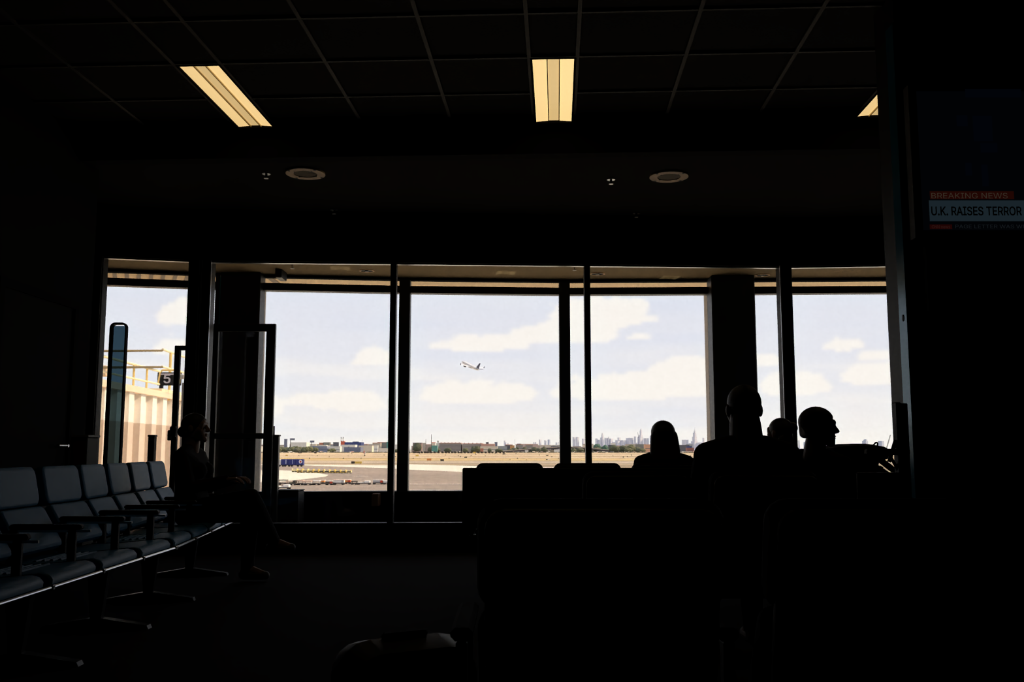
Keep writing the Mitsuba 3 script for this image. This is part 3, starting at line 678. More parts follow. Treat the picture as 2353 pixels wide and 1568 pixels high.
def person(label, loc, face, s=1.0, lean=0.0, tilt=0.0, head=(0, 0, 0), knees='flat', hair='short', female=False, top=shirt_b, skin=skin_m, head_shift=(0, 0, 0), arms='lap', twist=0.0, neck_r=0.056, wide=1.0):
    """Seated figure. Local frame: x to its right, y forward, z up, origin on the floor under the hips."""
    key = thing('person', label, 'person')
    sw = (0.165 if female else 0.188) * wide
    R = rotm(twist, -lean, tilt)
    hip = np.array([0, 0, 0.545])
    def tors(x, y, z): return hip + R @ (np.array([x, y, z]) - hip)
    J = dict(pelvis=tors(0, -0.01, 0.555), waist=tors(0, -0.02, 0.72), chest=tors(0, -0.015, 0.90), neck=tors(0, -0.02, 1.055), sl=tors(-sw, -0.02, 0.985), sr=tors(sw, -0.02, 0.985))
    hc = tors(0, 0.025, 1.205) + np.array(head_shift)
    if knees == 'flat':
        kl, kr = np.array([-0.115, 0.45, 0.53]), np.array([0.115, 0.45, 0.53])
        al, ar = np.array([-0.115, 0.43, 0.10]), np.array([0.115, 0.43, 0.10])
        tl, tr = al + [0, 0.15, -0.055], ar + [0, 0.15, -0.055]
    else:                                         # right leg crossed over the left
        kl, kr = np.array([-0.06, 0.45, 0.535]), np.array([-0.02, 0.47, 0.66])
        al, ar = np.array([-0.07, 0.44, 0.10]), np.array([-0.17, 0.62, 0.30])
        tl, tr = al + [0, 0.15, -0.055], ar + [-0.04, 0.13, -0.05]
    if arms == 'lap':
        el, er = tors(-sw - 0.05, 0.02, 0.73), tors(sw + 0.05, 0.02, 0.73)
        wl, wr = np.array([-0.12, 0.22, 0.645]), np.array([0.12, 0.22, 0.645])
        dl, dr_ = np.array([0.15, 0.9, -0.15]), np.array([-0.15, 0.9, -0.15])
    else:                                         # forearms held up in front
        el, er = tors(-sw - 0.03, 0.06, 0.735), tors(sw + 0.03, 0.06, 0.735)
        wl, wr = np.array([-0.10, 0.30, 0.80]), np.array([0.10, 0.30, 0.80])
        dl, dr_ = np.array([0.2, 0.9, 0.1]), np.array([-0.2, 0.9, 0.1])
    hl, hr = np.array([-0.09, 0.0, 0.54]), np.array([0.09, 0.0, 0.54])
    def trunk(g):
        b = 0.92 if female else 1.0
        w = [m3.Manifold.batch_hull([sph(tors(sx * 0.085, 0.0, 0.55), 0.105 + g) for sx in (-1, 1)] + [sph(tors(sx * 0.07 * b, -0.01, 0.72), 0.092 * b + g) for sx in (-1, 1)]),
             m3.Manifold.batch_hull([sph(tors(sx * 0.07 * b, -0.01, 0.72), 0.092 * b + g) for sx in (-1, 1)] + [sph(tors(sx * 0.085, 0.0, 0.90), 0.098 * b + g) for sx in (-1, 1)]),
             m3.Manifold.batch_hull([sph(tors(sx * 0.085, 0.0, 0.90), 0.098 * b + g) for sx in (-1, 1)] + [sph(tors(sx * sw * 0.93, -0.02, 0.982), 0.052 + g) for sx in (-1, 1)]),
             m3.Manifold.batch_hull([sph(tors(sx * sw, -0.02, 0.985), 0.050 + g) for sx in (-1, 1)] + [sph(tors(sx * 0.045, -0.022, 1.045), 0.036 + g) for sx in (-1, 1)])]
        if female: w += [sph(tors(sx * 0.068, 0.075, 0.87), 0.058 + g) for sx in (-1, 1)]
        return w
    Rh = rotm(head[0], head[1], head[2])
    hd = xform(HEADM, Rh * 1.0, hc)
    nk = chain((tors(0, -0.02, 1.03), neck_r + 0.012), (hc + Rh @ np.array([0, -0.02, -0.045]), neck_r))
    def arm(sh, eb, wr_, g=0.0, short=False):
        mid = sh + (eb - sh) * 0.75
        return chain((sh, 0.052 + g), (mid, 0.043 + g)) if short else chain((sh, 0.050 + g), (eb, 0.038 + g), (wr_, 0.026 + g))
    def legm(h, k, a, g=0.0): return chain((h, 0.086 + g), (k, 0.058 + g)) + chain((k, 0.058 + g), (k + (a - k) * 0.3, 0.056 + g), (a, 0.036 + g))
    limbs = arm(J['sl'], el, wl) + arm(J['sr'], er, wr) + legm(hl, kl, al) + legm(hr, kr, ar)
    limbs += chain((al, 0.036), (tl, 0.028)) + chain((ar, 0.036), (tr, 0.028))
    body = union(trunk(0.0) + limbs + nk)
    bt = finish(body, 0.022, 10)
    try:
        bm = m3.Manifold(m3.Mesh(bt.vertices.astype(np.float32), bt.faces.astype(np.uint32)))
        ht = finish(hd, 0.006, 4)
        hm = m3.Manifold(m3.Mesh(ht.vertices.astype(np.float32), ht.faces.astype(np.uint32)))
        whole = bm + hm + hand(wl, dl, 0.6, 1) + hand(wr, dr_, 0.6, -1)
    except Exception:
        whole = body + hd + hand(wl, dl, 0.6, 1) + hand(wr, dr_, 0.6, -1)
    A = np.eye(4); A[:2, :2] = [[math.cos(face), -math.sin(face)], [math.sin(face), math.cos(face)]]
    A[:3, :3] *= s; A[:3, 3] = [loc[0], loc[1], 0]
    def out(m):
        if not isinstance(m, trimesh.Trimesh):
            me = m.to_mesh(); m = trimesh.Trimesh(me.vert_properties[:, :3], me.tri_verts, process=True)
        m = m.copy(); m.apply_transform(A); return m
    part(key, 'body', out(whole), skin, True)
    # clothes
    sl = arms != 'bare'
    part(key, 'top', out(finish(union(trunk(0.013) + arm(J['sl'], el, wl, 0.012, short=False)[:2 if sl else 1] + arm(J['sr'], er, wr, 0.012)[:2 if sl else 1]).trim_by_plane((0, 0, -1), -1.08), 0.02, 6)), top, True)
    part(key, 'trousers', out(finish(union([m3.Manifold.batch_hull([sph((sx * 0.085, 0.0, 0.55), 0.122) for sx in (-1, 1)])] + legm(hl, kl, al, 0.013) + legm(hr, kr, ar, 0.013)), 0.02, 6)), trouser, True)
    for a_, t_ in ((al, tl), (ar, tr)):
        part(key, 'shoe', out(finish(union(chain((a_ + [0, -0.03, -0.05], 0.040), (t_, 0.034)) + chain((a_, 0.044), (a_ + [0, -0.02, -0.045], 0.042))), 0.012, 4)), shoe_m, True)
    for sx in (-1, 1):
        part(key, 'eye', out(xform(sph((sx * 0.031, 0.074, 0.004), 0.0115, 16), Rh, hc)), hair_m, True)
    # hair
    cap = sph((0, -0.016, 0.036), (0.083, 0.105, 0.091), 32)
    if hair == 'short':
        hm_ = cap.trim_by_plane((0, -0.82, 0.57), -0.025) + m3.Manifold.batch_hull([sph((sx * 0.045, -0.075, -0.03), 0.028) for sx in (-1, 1)] + [sph((0, -0.09, 0.02), 0.03)])
        e = 0.006
    elif hair == 'cropped':
        hm_ = sph((0, -0.014, 0.034), (0.081, 0.102, 0.090), 32).trim_by_plane((0, -0.74, 0.67), -0.012)
        e = 0.006
    elif hair == 'long':
        hm_ = sph((0, -0.016, 0.034), (0.098, 0.118, 0.098), 32).trim_by_plane((0, -0.86, 0.5), -0.035)
        rings = [(0.058, -0.05, 0.0, 0.055), (0.074, -0.07, -0.10, 0.050), (0.080, -0.085, -0.18, 0.048), (0.075, -0.105, -0.27, 0.035)]
        cur = [m3.Manifold.batch_hull([sph((sx * r[0], r[1], r[2]), r[3]) for r in rings[i:i + 2] for sx in (-1, 1)]) for i in range(3)]
        hm_ = union([hm_] + cur)
        e = 0.009
    else:                                          # pulled back, with a bun at the nape or crown
        b = (0, -0.125, 0.055) if hair == 'bun' else (0, -0.112, -0.02)
        hm_ = cap.trim_by_plane((0, -0.85, 0.52), -0.028) + sph(b, (0.047, 0.04, 0.045), 20) + m3.Manifold.batch_hull([sph((sx * 0.045, -0.065, -0.04), 0.03) for sx in (-1, 1)] + [sph((0, -0.09, 0.02), 0.03)])
        e = 0.008
    part(key, 'hair', out(finish(xform(hm_, Rh, hc), e, 3)), hair_m, True)
    return key, A, Rh, hc
# woman on the left row, in profile, legs crossed
person('woman with pinned-up hair and crossed legs sitting on the navy seats by the left window', (-2.46, 7.30), -math.pi / 2 - 0.08, 0.965, lean=-0.03, knees='cross', hair='nape', female=True, arms='up', head=(0.0, 0.05, 0))
# woman with long hair, from behind
person('woman with long loose hair seen from behind on the black seat row', (1.140, 7.06), 0.0, 0.915, hair='long', female=True, wide=1.14, lean=0.06, head=(0.1, 0, 0))
# broad man from behind
person('broad-shouldered man in a grey shirt seen from behind, in front of the dark column', (1.118, 4.50), 0.0, 0.988, hair='cropped', top=shirt_a, skin=skin_d, neck_r=0.072, wide=1.04, head=(0.0, 0.0, 0))
# woman with a bun, further back
person('woman with a bun, half hidden between the two men', (2.03, 6.98), 0.25, 0.93, hair='bun', female=True, tilt=-0.06, head=(0.35, 0.1, 0))
# man in profile
person('short-haired man in profile facing the television wall', (1.625, 5.10), -math.pi / 2 + 0.60, 0.93, hair='short', lean=0.07, head=(-0.56, 0.02, 0), skin=skin_d, arms='lap')

# stroller at the right
s = thing('stroller', 'black folding stroller with a canopy and handle loop beside the man in profile', 'stroller')
SY = 6.02
def S(px, py, dy=0.0): return at(px, py, SY + dy)
cvx = [S(1890, 1026), S(1925, 1021), S(1955, 1020), S(1990, 1020), S(2010, 1023), S(2026, 1033), S(2026, 1046), S(1990, 1060), S(1930, 1062)]
part(s, 'canopy', hull([p + np.array([0, dy, -abs(dy) * 0.08]) for p in cvx for dy in (-0.16, 0.0, 0.16)]), shirt_b)
part(s, 'handle', tube([S(2006, 1024), S(2013, 1017), S(2017, 1019), S(2015, 1030)], 0.005), plastic)
for dy in (-0.15, 0.17):
    part(s, 'frame_tube', tube([S(1960, 1040, dy), S(2040, 1092, dy), S(2085, 1120, dy)], 0.020), plastic)
    part(s, 'frame_tube', tube([S(2000, 1040, dy), S(2056, 1083, dy), S(2010, 1250, dy)], 0.020), plastic)
part(s, 'seat', hull([S(1940, 1050, d) for d in (-0.14, 0.14)] + [S(2003, 1062, d) for d in (-0.14, 0.14)] + [S(1925, 1180, d) for d in (-0.14, 0.14)] + [S(1990, 1185, d) for d in (-0.14, 0.14)]), shirt_b)
part(s, 'strap', cat([hull([S(x, y, d) for x, y in q for d in (-0.01, 0.01)]) for q in ([(2013, 1055), (2021, 1058), (2018, 1072), (2012, 1068)], [(2022, 1070), (2030, 1074), (2026, 1082), (2020, 1078)], [(2000, 1072), (2040, 1098), (2060, 1120), (1990, 1110)])]), plastic)
for px, dy in ((1925, -0.17), (1925, 0.17), (2030, -0.17), (2030, 0.17)):
    w = S(px, 1300, dy)
    part(s, 'wheel', cyl((w[0], w[1] - 0.015, 0.08), (w[0], w[1] + 0.015, 0.08), 0.08, 18), plastic)
    part(s, 'strut', cyl((w[0], w[1], 0.08), S(2000 if px > 2000 else 1950, 1170, dy), 0.009), plastic)

# ================================================================== outdoors: the apron, one storey below
AP = -5.9
def region(px):
    if px < 900: return 'above the baggage carts'
    if px < 1000: return 'near the tall pole'
    if px < 1160: return 'by the long mills'
    if px < 1345: return 'by the highway bridge'
    if px < 1500: return 'left of the long-haired woman'
    return 'right of the long-haired woman'
ORD = ['leftmost', 'second', 'third', 'fourth', 'fifth', 'sixth', 'seventh', 'eighth', 'ninth', 'tenth', 'eleventh']
def gz(y): return AP + 2.6 * float(np.clip((y - 550) / 1000.0, 0, 1)) ** 1.0
ys_ = np.array([60, 200, 400, 550, 700, 900, 1100, 1300, 1550, 2200, 6000, 30000.0])
def terrain(y0, y1, xw, dz=0.0):
    ys = [y for y in sorted(set(list(ys_) + [y0, y1])) if y0 <= y <= y1]
    V = []; F = []
    for i, y in enumerate(ys):
        V += [[-xw(y), y, gz(y) + dz], [xw(y), y, gz(y) + dz]]
        if i: F += [[2 * i - 2, 2 * i - 1, 2 * i + 1], [2 * i - 2, 2 * i + 1, 2 * i]]
    return tm(V, F)
struct('ground_city', terrain(1500, 30000, lambda y: y * 1.2 + 800, -0.1), city_m)
struct('ground_field', terrain(60, 1500, lambda y: 2400), grass_m)
struct('ground_terminal', prism([(-400, 11.3), (400, 11.3), (400, 140), (-400, 140)], AP - 0.1, AP + 0.01), concrete_m)  # unseen near ground, made pale to bounce light up onto the soffit
def g(px, py): q = atz(px, py, AP); return (q[0], q[1])
struct('ground_apron', prism([(-420, 139), (420, 139), g(1900, 1112), g(1400, 1098), g(1075, 1086), g(940, 1080.5), g(900, 1077.5), g(695, 1070.5), g(200, 1064)], AP - 0.1, AP + 0.02), asphalt_m)
struct('ground_taxiway', prism([g(200, 1062.5), g(695, 1068), g(900, 1070), g(940, 1067.5), g(1075, 1071), g(1400, 1077), g(1900, 1086), g(1900, 1110), g(1400, 1097), g(1075, 1085.5), g(940, 1080), g(900, 1077), g(695, 1070), g(200, 1063.6)], AP - 0.1, AP + 0.025), concrete_m)
struct('ground_island', prism([g(300, 1079), g(640, 1081), g(700, 1084), g(735, 1088.5), g(755, 1092), g(748, 1096), g(715, 1100), g(670, 1105), g(640, 1108), g(300, 1118)], AP - 0.1, AP + 0.03), concrete_m)
line_m = paint(0.85, 0.80, 0.70)
for (a, b, w) in (((940, 1112.5), (1075, 1113.5), 0.5), ((940, 1127), (1075, 1128), 0.5), ((810, 1094.8), (845, 1095.2), 0.8)):
    p, q = g(*a), g(*b)
    struct('road_marking', beam(p, q, AP, AP + 0.04, w), line_m)

def frame_at(px, py_base, depth=None):
    """Ground point below a sight line and metres per pixel there."""
    p = atz(px, py_base, AP) if depth is None else at(px, py_base, depth)
    return p, p[1] / FOCAL

# ---- jet bridge
zt = 2.2
pa, pb = atz(223, 871, zt), atz(393, 905, zt)
dirb = (pb - pa)[:2] / np.linalg.norm((pb - pa)[:2])
Lb = np.linalg.norm((pb - pa)[:2])
nrmb = np.array([dirb[1], -dirb[0]])             # the face that looks at the windows
def along(px):
    """Distance along the bridge face where the sight line of this column meets it."""
    k = (px - 1176.5) / FOCAL / 1.0
    d = at(px, 900, 1.0)[:2]
    A = np.array([[d[0], -dirb[0]], [d[1], -dirb[1]]])
    return float(np.linalg.solve(A, pa[:2])[1])
def B(s, o, z): return [pa[0] + dirb[0] * s + nrmb[0] * o, pa[1] + dirb[1] * s + nrmb[1] * o, z]
def bb(s0, s1, o0, o1, z0, z1): return hull([B(s, o, z) for s in (s0, s1) for o in (o0, o1) for z in (z0, z1)])
jb = thing('jet_bridge', 'cream corrugated jet bridge with yellow roof railings outside the left window', 'jet bridge')
S0, S1 = -6.0, Lb + 1.5
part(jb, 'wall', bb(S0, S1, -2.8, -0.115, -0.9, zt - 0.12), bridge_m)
webs = [along(x) for x in (241, 270, 298, 325, 352, 376, 397)]
step = (webs[4] - webs[0]) / 4
webs = [webs[0] - step * k for k in range(7, 0, -1)] + webs + [webs[-1] + step]
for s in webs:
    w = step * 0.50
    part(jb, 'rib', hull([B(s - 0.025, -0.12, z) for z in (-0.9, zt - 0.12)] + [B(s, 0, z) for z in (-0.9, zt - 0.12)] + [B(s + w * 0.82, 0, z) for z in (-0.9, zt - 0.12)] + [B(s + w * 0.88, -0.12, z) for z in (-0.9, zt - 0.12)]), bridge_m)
part(jb, 'top_flange', bb(S0, S1, -0.30, 0.06, zt - 0.12, zt), paint(0.80, 0.62, 0.46))
part(jb, 'bottom_flange', bb(S0, S1, -0.30, 0.05, -1.0, -0.9), paint(0.80, 0.62, 0.46))
part(jb, 'roof', bb(S0, S1, -2.9, -0.30, zt - 0.10, zt - 0.02), paint(0.55, 0.42, 0.20))
ym = yellow_m; cream = paint(0.85, 0.76, 0.50)
def rail(nm, s0, s1, o, z0, z1=None, r=0.022, m=cream): return part(jb, nm, cyl(B(s0, o, z0), B(s1, o, z1 if z1 is not None else z0), r, 8), m)
def zline(px, py): 
    s = along(px); y = B(s, 0, 0)[1]; return s, at(px, py, y)[2]
posts = []
for px, ptop in ((231, 818), (313, 837), (343, 846)):
    s, z = zline(px, ptop)
    rail('railing_post', s, s, -0.06, zt, z, 0.022, ym)
sA, zA = zline(226, 815); sB, zB = zline(372, 851); rail('railing_bar', sA - 3, sB, -0.06, zA + 0.0, zA, 0.024)
sA, zA = zline(226, 851); rail('railing_bar', sA - 3, sB, -0.06, zA, zA, 0.02)
s5, z5 = zline(391, 812)
rail('railing_post', s5, s5, -0.02, zt - 0.15, z5, 0.030, ym)
sA, zA = zline(372, 806); rail('railing_bar', sA, sA + 3.4, -0.02, z5 + 0.02, z5 + 0.02, 0.026)
zB = zline(391, 848)[1]; rail('railing_bar', sA, sA + 3.4, -0.02, zB, zB, 0.022)
for py in (806, 844):                              # the far side, seen as dark bars crossing
    P0, P1 = at(224, py + 1, B(-0.5, 0, 0)[1] + 0.3), at(373, py, B(sA, 0, 0)[1])
    part(jb, 'cross_bar', cyl(P0, P1, 0.020, 8), paint(0.16, 0.12, 0.06))
b0_, b1_ = zline(366, 905)[0], 0
so, zo = zline(366, 893)
part(jb, 'roof_box', bb(so, so + 1.4, -0.5, 0.05, zo - 0.16, zo), cream)
# gate number board on the roof
ng = thing('gate_number_board', 'black number 5 board in a yellow frame on the jet bridge roof', 'sign')
sn, zn1 = zline(363, 854); _, zn0 = zline(363, 886)
yb_ = B(sn, 0, 0)[1] + 0.5
q0, q1 = at(362, 856, yb_), at(415, 886, yb_)
part(ng, 'board', bx(q0[0], q1[0], yb_, yb_ + 0.05, q1[2], q0[2], 0.01), plastic)
m = meshkit.text_mesh('5', (q0[2] - q1[2]) * 0.66, 0.006, True)
v = m.vertices; m.vertices = np.c_[at(373, 880, yb_)[0] + v[:, 0] * 1.15, yb_ - 0.002 - v[:, 2], q1[2] + 0.05 + v[:, 1]]
part(ng, 'number', m, paint(0.55, 0.53, 0.62))
part(ng, 'stripe', bx(q0[0] + 0.06, q1[0] - 0.04, yb_ - 0.006, yb_, q0[2] - 0.055, q0[2] - 0.025), paint(0.55, 0.53, 0.62))
f0, f1 = at(368, 851, yb_ - 0.12), at(412, 882, yb_ - 0.12)
part(ng, 'frame', tube([(f0[0] - 0.03, yb_ - 0.12, f1[2]), (f0[0], yb_ - 0.12, f0[2] - 0.05), (f0[0] + 0.05, yb_ - 0.12, f0[2]), (f1[0], yb_ - 0.12, f0[2]), (f1[0], yb_ - 0.12, f1[2])], 0.020), ym)
part(ng, 'mount', bx(q0[0] + 0.05, q0[0] + 0.12, yb_, yb_ + 0.05, zt - 0.05, q1[2]), plastic)
# beacon mast and grey hood
mq = at(232, 806, 20.5)
bm = thing('beacon_mast', 'dark mast with orange fittings behind the jet bridge railing', 'mast')
part(bm, 'pole', bx(mq[0] - 0.07, mq[0] + 0.06, 20.4, 20.5, zt - 0.1, mq[2] + 0.05, 0.01), paint(0.06, 0.045, 0.03))
for k, (dz, col) in enumerate(((-0.12, paint(0.55, 0.32, 0.12)), (-0.42, paint(0.55, 0.32, 0.12)))):
    part(bm, 'fitting', bx(mq[0] - 0.10, mq[0] + 0.10, 20.34, 20.46, mq[2] + dz - 0.06, mq[2] + dz, 0.008), col)
part(bm, 'cabinet', bx(mq[0] + 0.05, mq[0] + 0.22, 20.3, 20.5, at(0, 866, 20.5)[2], at(0, 842, 20.5)[2], 0.01), paint(0.70, 0.52, 0.36))
hq = at(427, 836, 14.6)
hd_ = thing('bridge_hood', 'stepped dark grey hood at the end of the jet bridge beside the inner column', 'hood')
part(hd_, 'upper', bx(hq[0], hq[0] + 0.5, 14.6, 15.6, at(0, 880, 14.6)[2], hq[2], 0.01), grey_m)
part(hd_, 'lower', bx(hq[0] - 0.05, hq[0] + 0.5, 14.6, 15.8, -0.6, at(0, 880, 14.6)[2], 0.01), grey_m)
part(hd_, 'lamp', bx(hq[0] - 0.10, hq[0] + 0.02, 14.5, 14.6, at(0, 872, 14.6)[2], at(0, 862, 14.6)[2], 0.01), white_m)
kb = at(350, 1000, 9.95)
s = thing('dark_bollard', 'black square bollard in the vestibule in front of the jet bridge', 'bollard')
part(s, 'post', bx(kb[0] - 0.032, kb[0] + 0.034, 9.92, 9.99, 0, kb[2] - 0.02, 0.004), plastic)
part(s, 'cap', bx(kb[0] - 0.036, kb[0] + 0.038, 9.915, 9.995, kb[2] - 0.02, kb[2], 0.003), black_m)

# ---- vehicles on the apron
tyre = paint(0.03, 0.03, 0.03, 0.8)
def wheels(parent, x0, x1, y0, y1, r, n=2):
    for i in range(n):
        x = x0 + (x1 - x0) * (i + 0.5) / n if n > 2 else (x0 + 0.8 * r + r * 0.4, x1 - 0.8 * r - r * 0.4)[i]
        for y in (y0, y1): part(parent, 'wheel', cyl((x, y - 0.1, AP + r), (x, y + 0.1, AP + r), r, 12), tyre)
def cart(name, lab, catg, px0, px1, pyt, pyb, body, top=None, group=None, style='cart', end=None):
    p0, k = frame_at(px0, pyb); x0, x1 = p0[0], p0[0] + (px1 - px0) * k
    H = (pyb - pyt) * k; y = p0[1]; w = 1.5
    s = thing(name, lab, catg, group)
    r = min(0.26, H * 0.22)
    part(s, 'deck', bx(x0, x1, y, y + w, AP + r * 1.1, AP + r * 1.1 + 0.16, 0.02), paint(0.10, 0.09, 0.08) if style != 'dolly' else body)
    wheels(s, x0, x1, y + 0.12, y + w - 0.12, r)
    zb = AP + r * 1.1 + 0.16
    if style == 'cart':
        part(s, 'box', bx(x0 + 0.05, x1 - 0.05, y + 0.05, y + w - 0.05, zb, AP + H, 0.04), body)
        if top: part(s, 'roof', bx(x0, x1, y, y + w, AP + H - 0.12, AP + H, 0.02), top)
        if end: part(s, 'end_panel', bx(x1 - 0.5, x1 - 0.02, y - 0.02, y + 0.06, zb, AP + H - 0.14, 0.01), end)
    elif style == 'open':
        for x in (x0 + 0.06, x1 - 0.06):
            for yy in (y + 0.08, y + w - 0.08): part(s, 'post', bx(x - 0.05, x + 0.05, yy - 0.05, yy + 0.05, zb, AP + H), body)
        part(s, 'roof', bx(x0, x1, y, y + w, AP + H - 0.14, AP + H, 0.02), top or body)
    elif style == 'tug':
        part(s, 'hood', bx(x0 + 0.05, x0 + (x1 - x0) * 0.55, y + 0.1, y + w - 0.1, zb, AP + H * 0.62, 0.05), body)
        part(s, 'cab', bx(x0 + (x1 - x0) * 0.55, x1 - 0.1, y + 0.1, y + w - 0.1, zb, AP + H, 0.06), top or body)
        part(s, 'seat', bx(x0 + (x1 - x0) * 0.40, x0 + (x1 - x0) * 0.55, y + 0.3, y + w - 0.3, zb, AP + H * 0.7, 0.03), tyre)
    else:                                          # dolly: low deck with end rails and a roller bed
        part(s, 'bed', bx(x0 + 0.1, x1 - 0.1, y + 0.1, y + w - 0.1, zb, AP + H * 0.72), top or body)
        for x in (x0 + 0.05, x1 - 0.05): part(s, 'end_rail', bx(x - 0.05, x + 0.05, y + 0.05, y + w - 0.05, zb, AP + H, 0.01), body)
    return s
O, Wt, Rd, Gy, Dk, Pk = paint(0.75, 0.28, 0.08), paint(0.80, 0.77, 0.72), paint(0.50, 0.06, 0.03), paint(0.42, 0.40, 0.40), paint(0.07, 0.06, 0.05), paint(0.66, 0.46, 0.34)
for nm, lab, cg, a, b, t, bb_, col, top, st, end in [
    ('baggage_cart', 'dusky pink baggage cart at the left end of the cart row, behind the grey post', 'cart', 637, 658, 1103.5, 1115, Pk, Dk, 'open', None),
    ('tow_tractor', 'dark olive tow tractor near the left end of the cart row', 'tractor', 662, 680, 1105, 1116, paint(0.14, 0.13, 0.08), Dk, 'tug', None),
    ('baggage_cart', 'pale orange open cart right after the olive tractor', 'cart', 681, 696, 1105, 1115.5, Pk, Pk, 'open', None),
    ('baggage_cart', 'white open cart with an orange roof in the cart row', 'cart', 697, 715, 1106, 1116, Wt, Pk, 'open', None),
    ('baggage_cart', 'white flat cart between the orange-roofed cart and the orange box cart', 'cart', 717, 734, 1105, 1115.5, Wt, Wt, 'open', None),
    ('baggage_cart', 'short orange box cart in the middle of the cart row', 'cart', 735, 745, 1104, 1113, O, Wt, 'cart', None),
    ('baggage_cart', 'dark cart with a red end panel in the cart row', 'cart', 747, 763, 1106, 1115.5, Dk, Wt, 'cart', Rd),
    ('baggage_cart', 'long white covered cart with a pink roof', 'cart', 764, 790, 1103, 1115, Wt, Pk, 'cart', Gy),
    ('baggage_cart', 'bright orange box cart with a white roof, right of the long white cart', 'cart', 791, 805, 1103, 1113, O, Wt, 'cart', Rd),
    ('baggage_cart', 'dark empty frame cart in the cart row', 'cart', 806, 819, 1106, 1114.5, Dk, Dk, 'open', None),
    ('tow_tractor', 'low white tow tractor with a rounded body in the cart row', 'tractor', 820, 850, 1105.5, 1114.5, Wt, Wt, 'tug', None),
    ('baggage_cart', 'grey covered cart with a red end near the thin mullion', 'cart', 856, 879, 1103.5, 1114, Gy, Wt, 'cart', Rd),
    ('baggage_cart', 'white covered cart partly behind the thin mullion', 'cart', 880, 900, 1105, 1114, Wt, Wt, 'cart', None),
    ('tow_tractor', 'pale low tow tractor closest to the window, above the black floor box', 'tractor', 632, 664, 1114.5, 1125, paint(0.84, 0.80, 0.74), paint(0.84, 0.80, 0.74), 'tug', None)]:
    cart(nm, lab, cg, a, b, t, bb_, col, top, style=st, end=end)
Y1, Y2 = paint(0.72, 0.50, 0.12), paint(0.80, 0.68, 0.36)
for k in range(11):
    cart('cargo_dolly', (ORD[k] + ' yellow cargo dolly from the left in the back row').replace('leftmost yellow cargo dolly from the left', 'leftmost yellow cargo dolly'), 'dolly', 670 + 12.4 * k, 681.5 + 12.4 * k, 1077.3 + 0.32 * k, 1085.6 + 0.22 * k, Y1 if k % 3 else Y2, Y2, 'yellow cargo dollies', 'dolly')
for k in range(10):
    cart('cargo_dolly', (ORD[k] + ' yellow cargo dolly from the left in the front row, nearer the carts').replace('leftmost yellow cargo dolly from the left', 'leftmost yellow cargo dolly'), 'dolly', 682 + 12.6 * k, 693 + 12.6 * k, 1080 + 0.25 * k, 1087.6 + 0.12 * k, Y2 if k % 4 == 1 else Y1, Dk, 'yellow cargo dollies in front', 'dolly')
# blue container train
bt_ = thing('container_trailer', 'dark blue container trailer with pale markings and a white cab behind the yellow dollies', 'trailer')
p0, k = frame_at(644, 1073); blue = paint(0.035, 0.045, 0.19)
X = lambda px: p0[0] + (px - 644) * k
for a, b in ((645.5, 661), (661.6, 678), (678.6, 695.5)):
    c = part(bt_, 'container', bx(X(a), X(b), p0[1], p0[1] + 2.6, AP + 0.75, AP + 3.05, 0.05), blue)
    part(c, 'marking', bx(X(a + (10 if a < 650 else 9)), X(a + (12.2 if a < 650 else 10.2)), p0[1] - 0.02, p0[1], AP + 1.1, AP + 2.8), paint(0.45, 0.48, 0.62))
part(bt_, 'emblem', moved(cyl((X(690), p0[1] - 0.04, AP + 2.05), (X(690), p0[1] + 0.02, AP + 2.05), 0.72, 20)), paint(0.72, 0.70, 0.76))
part(bt_, 'emblem_center', moved(cyl((X(690), p0[1] - 0.06, AP + 2.05), (X(690), p0[1] + 0.0, AP + 2.05), 0.36, 16)), Rd)
part(bt_, 'chassis', bx(X(644), X(696), p0[1] + 0.2, p0[1] + 2.4, AP + 0.5, AP + 0.75), Dk)
part(bt_, 'cab', bx(X(639), X(645), p0[1] + 0.1, p0[1] + 2.5, AP + 0.5, AP + 2.9, 0.2), Wt)
for px in (642, 650, 655, 664, 670, 684, 692): part(bt_, 'wheel', cyl((X(px), p0[1] + 0.1, AP + 0.45), (X(px), p0[1] + 0.4, AP + 0.45), 0.45, 14), tyre)

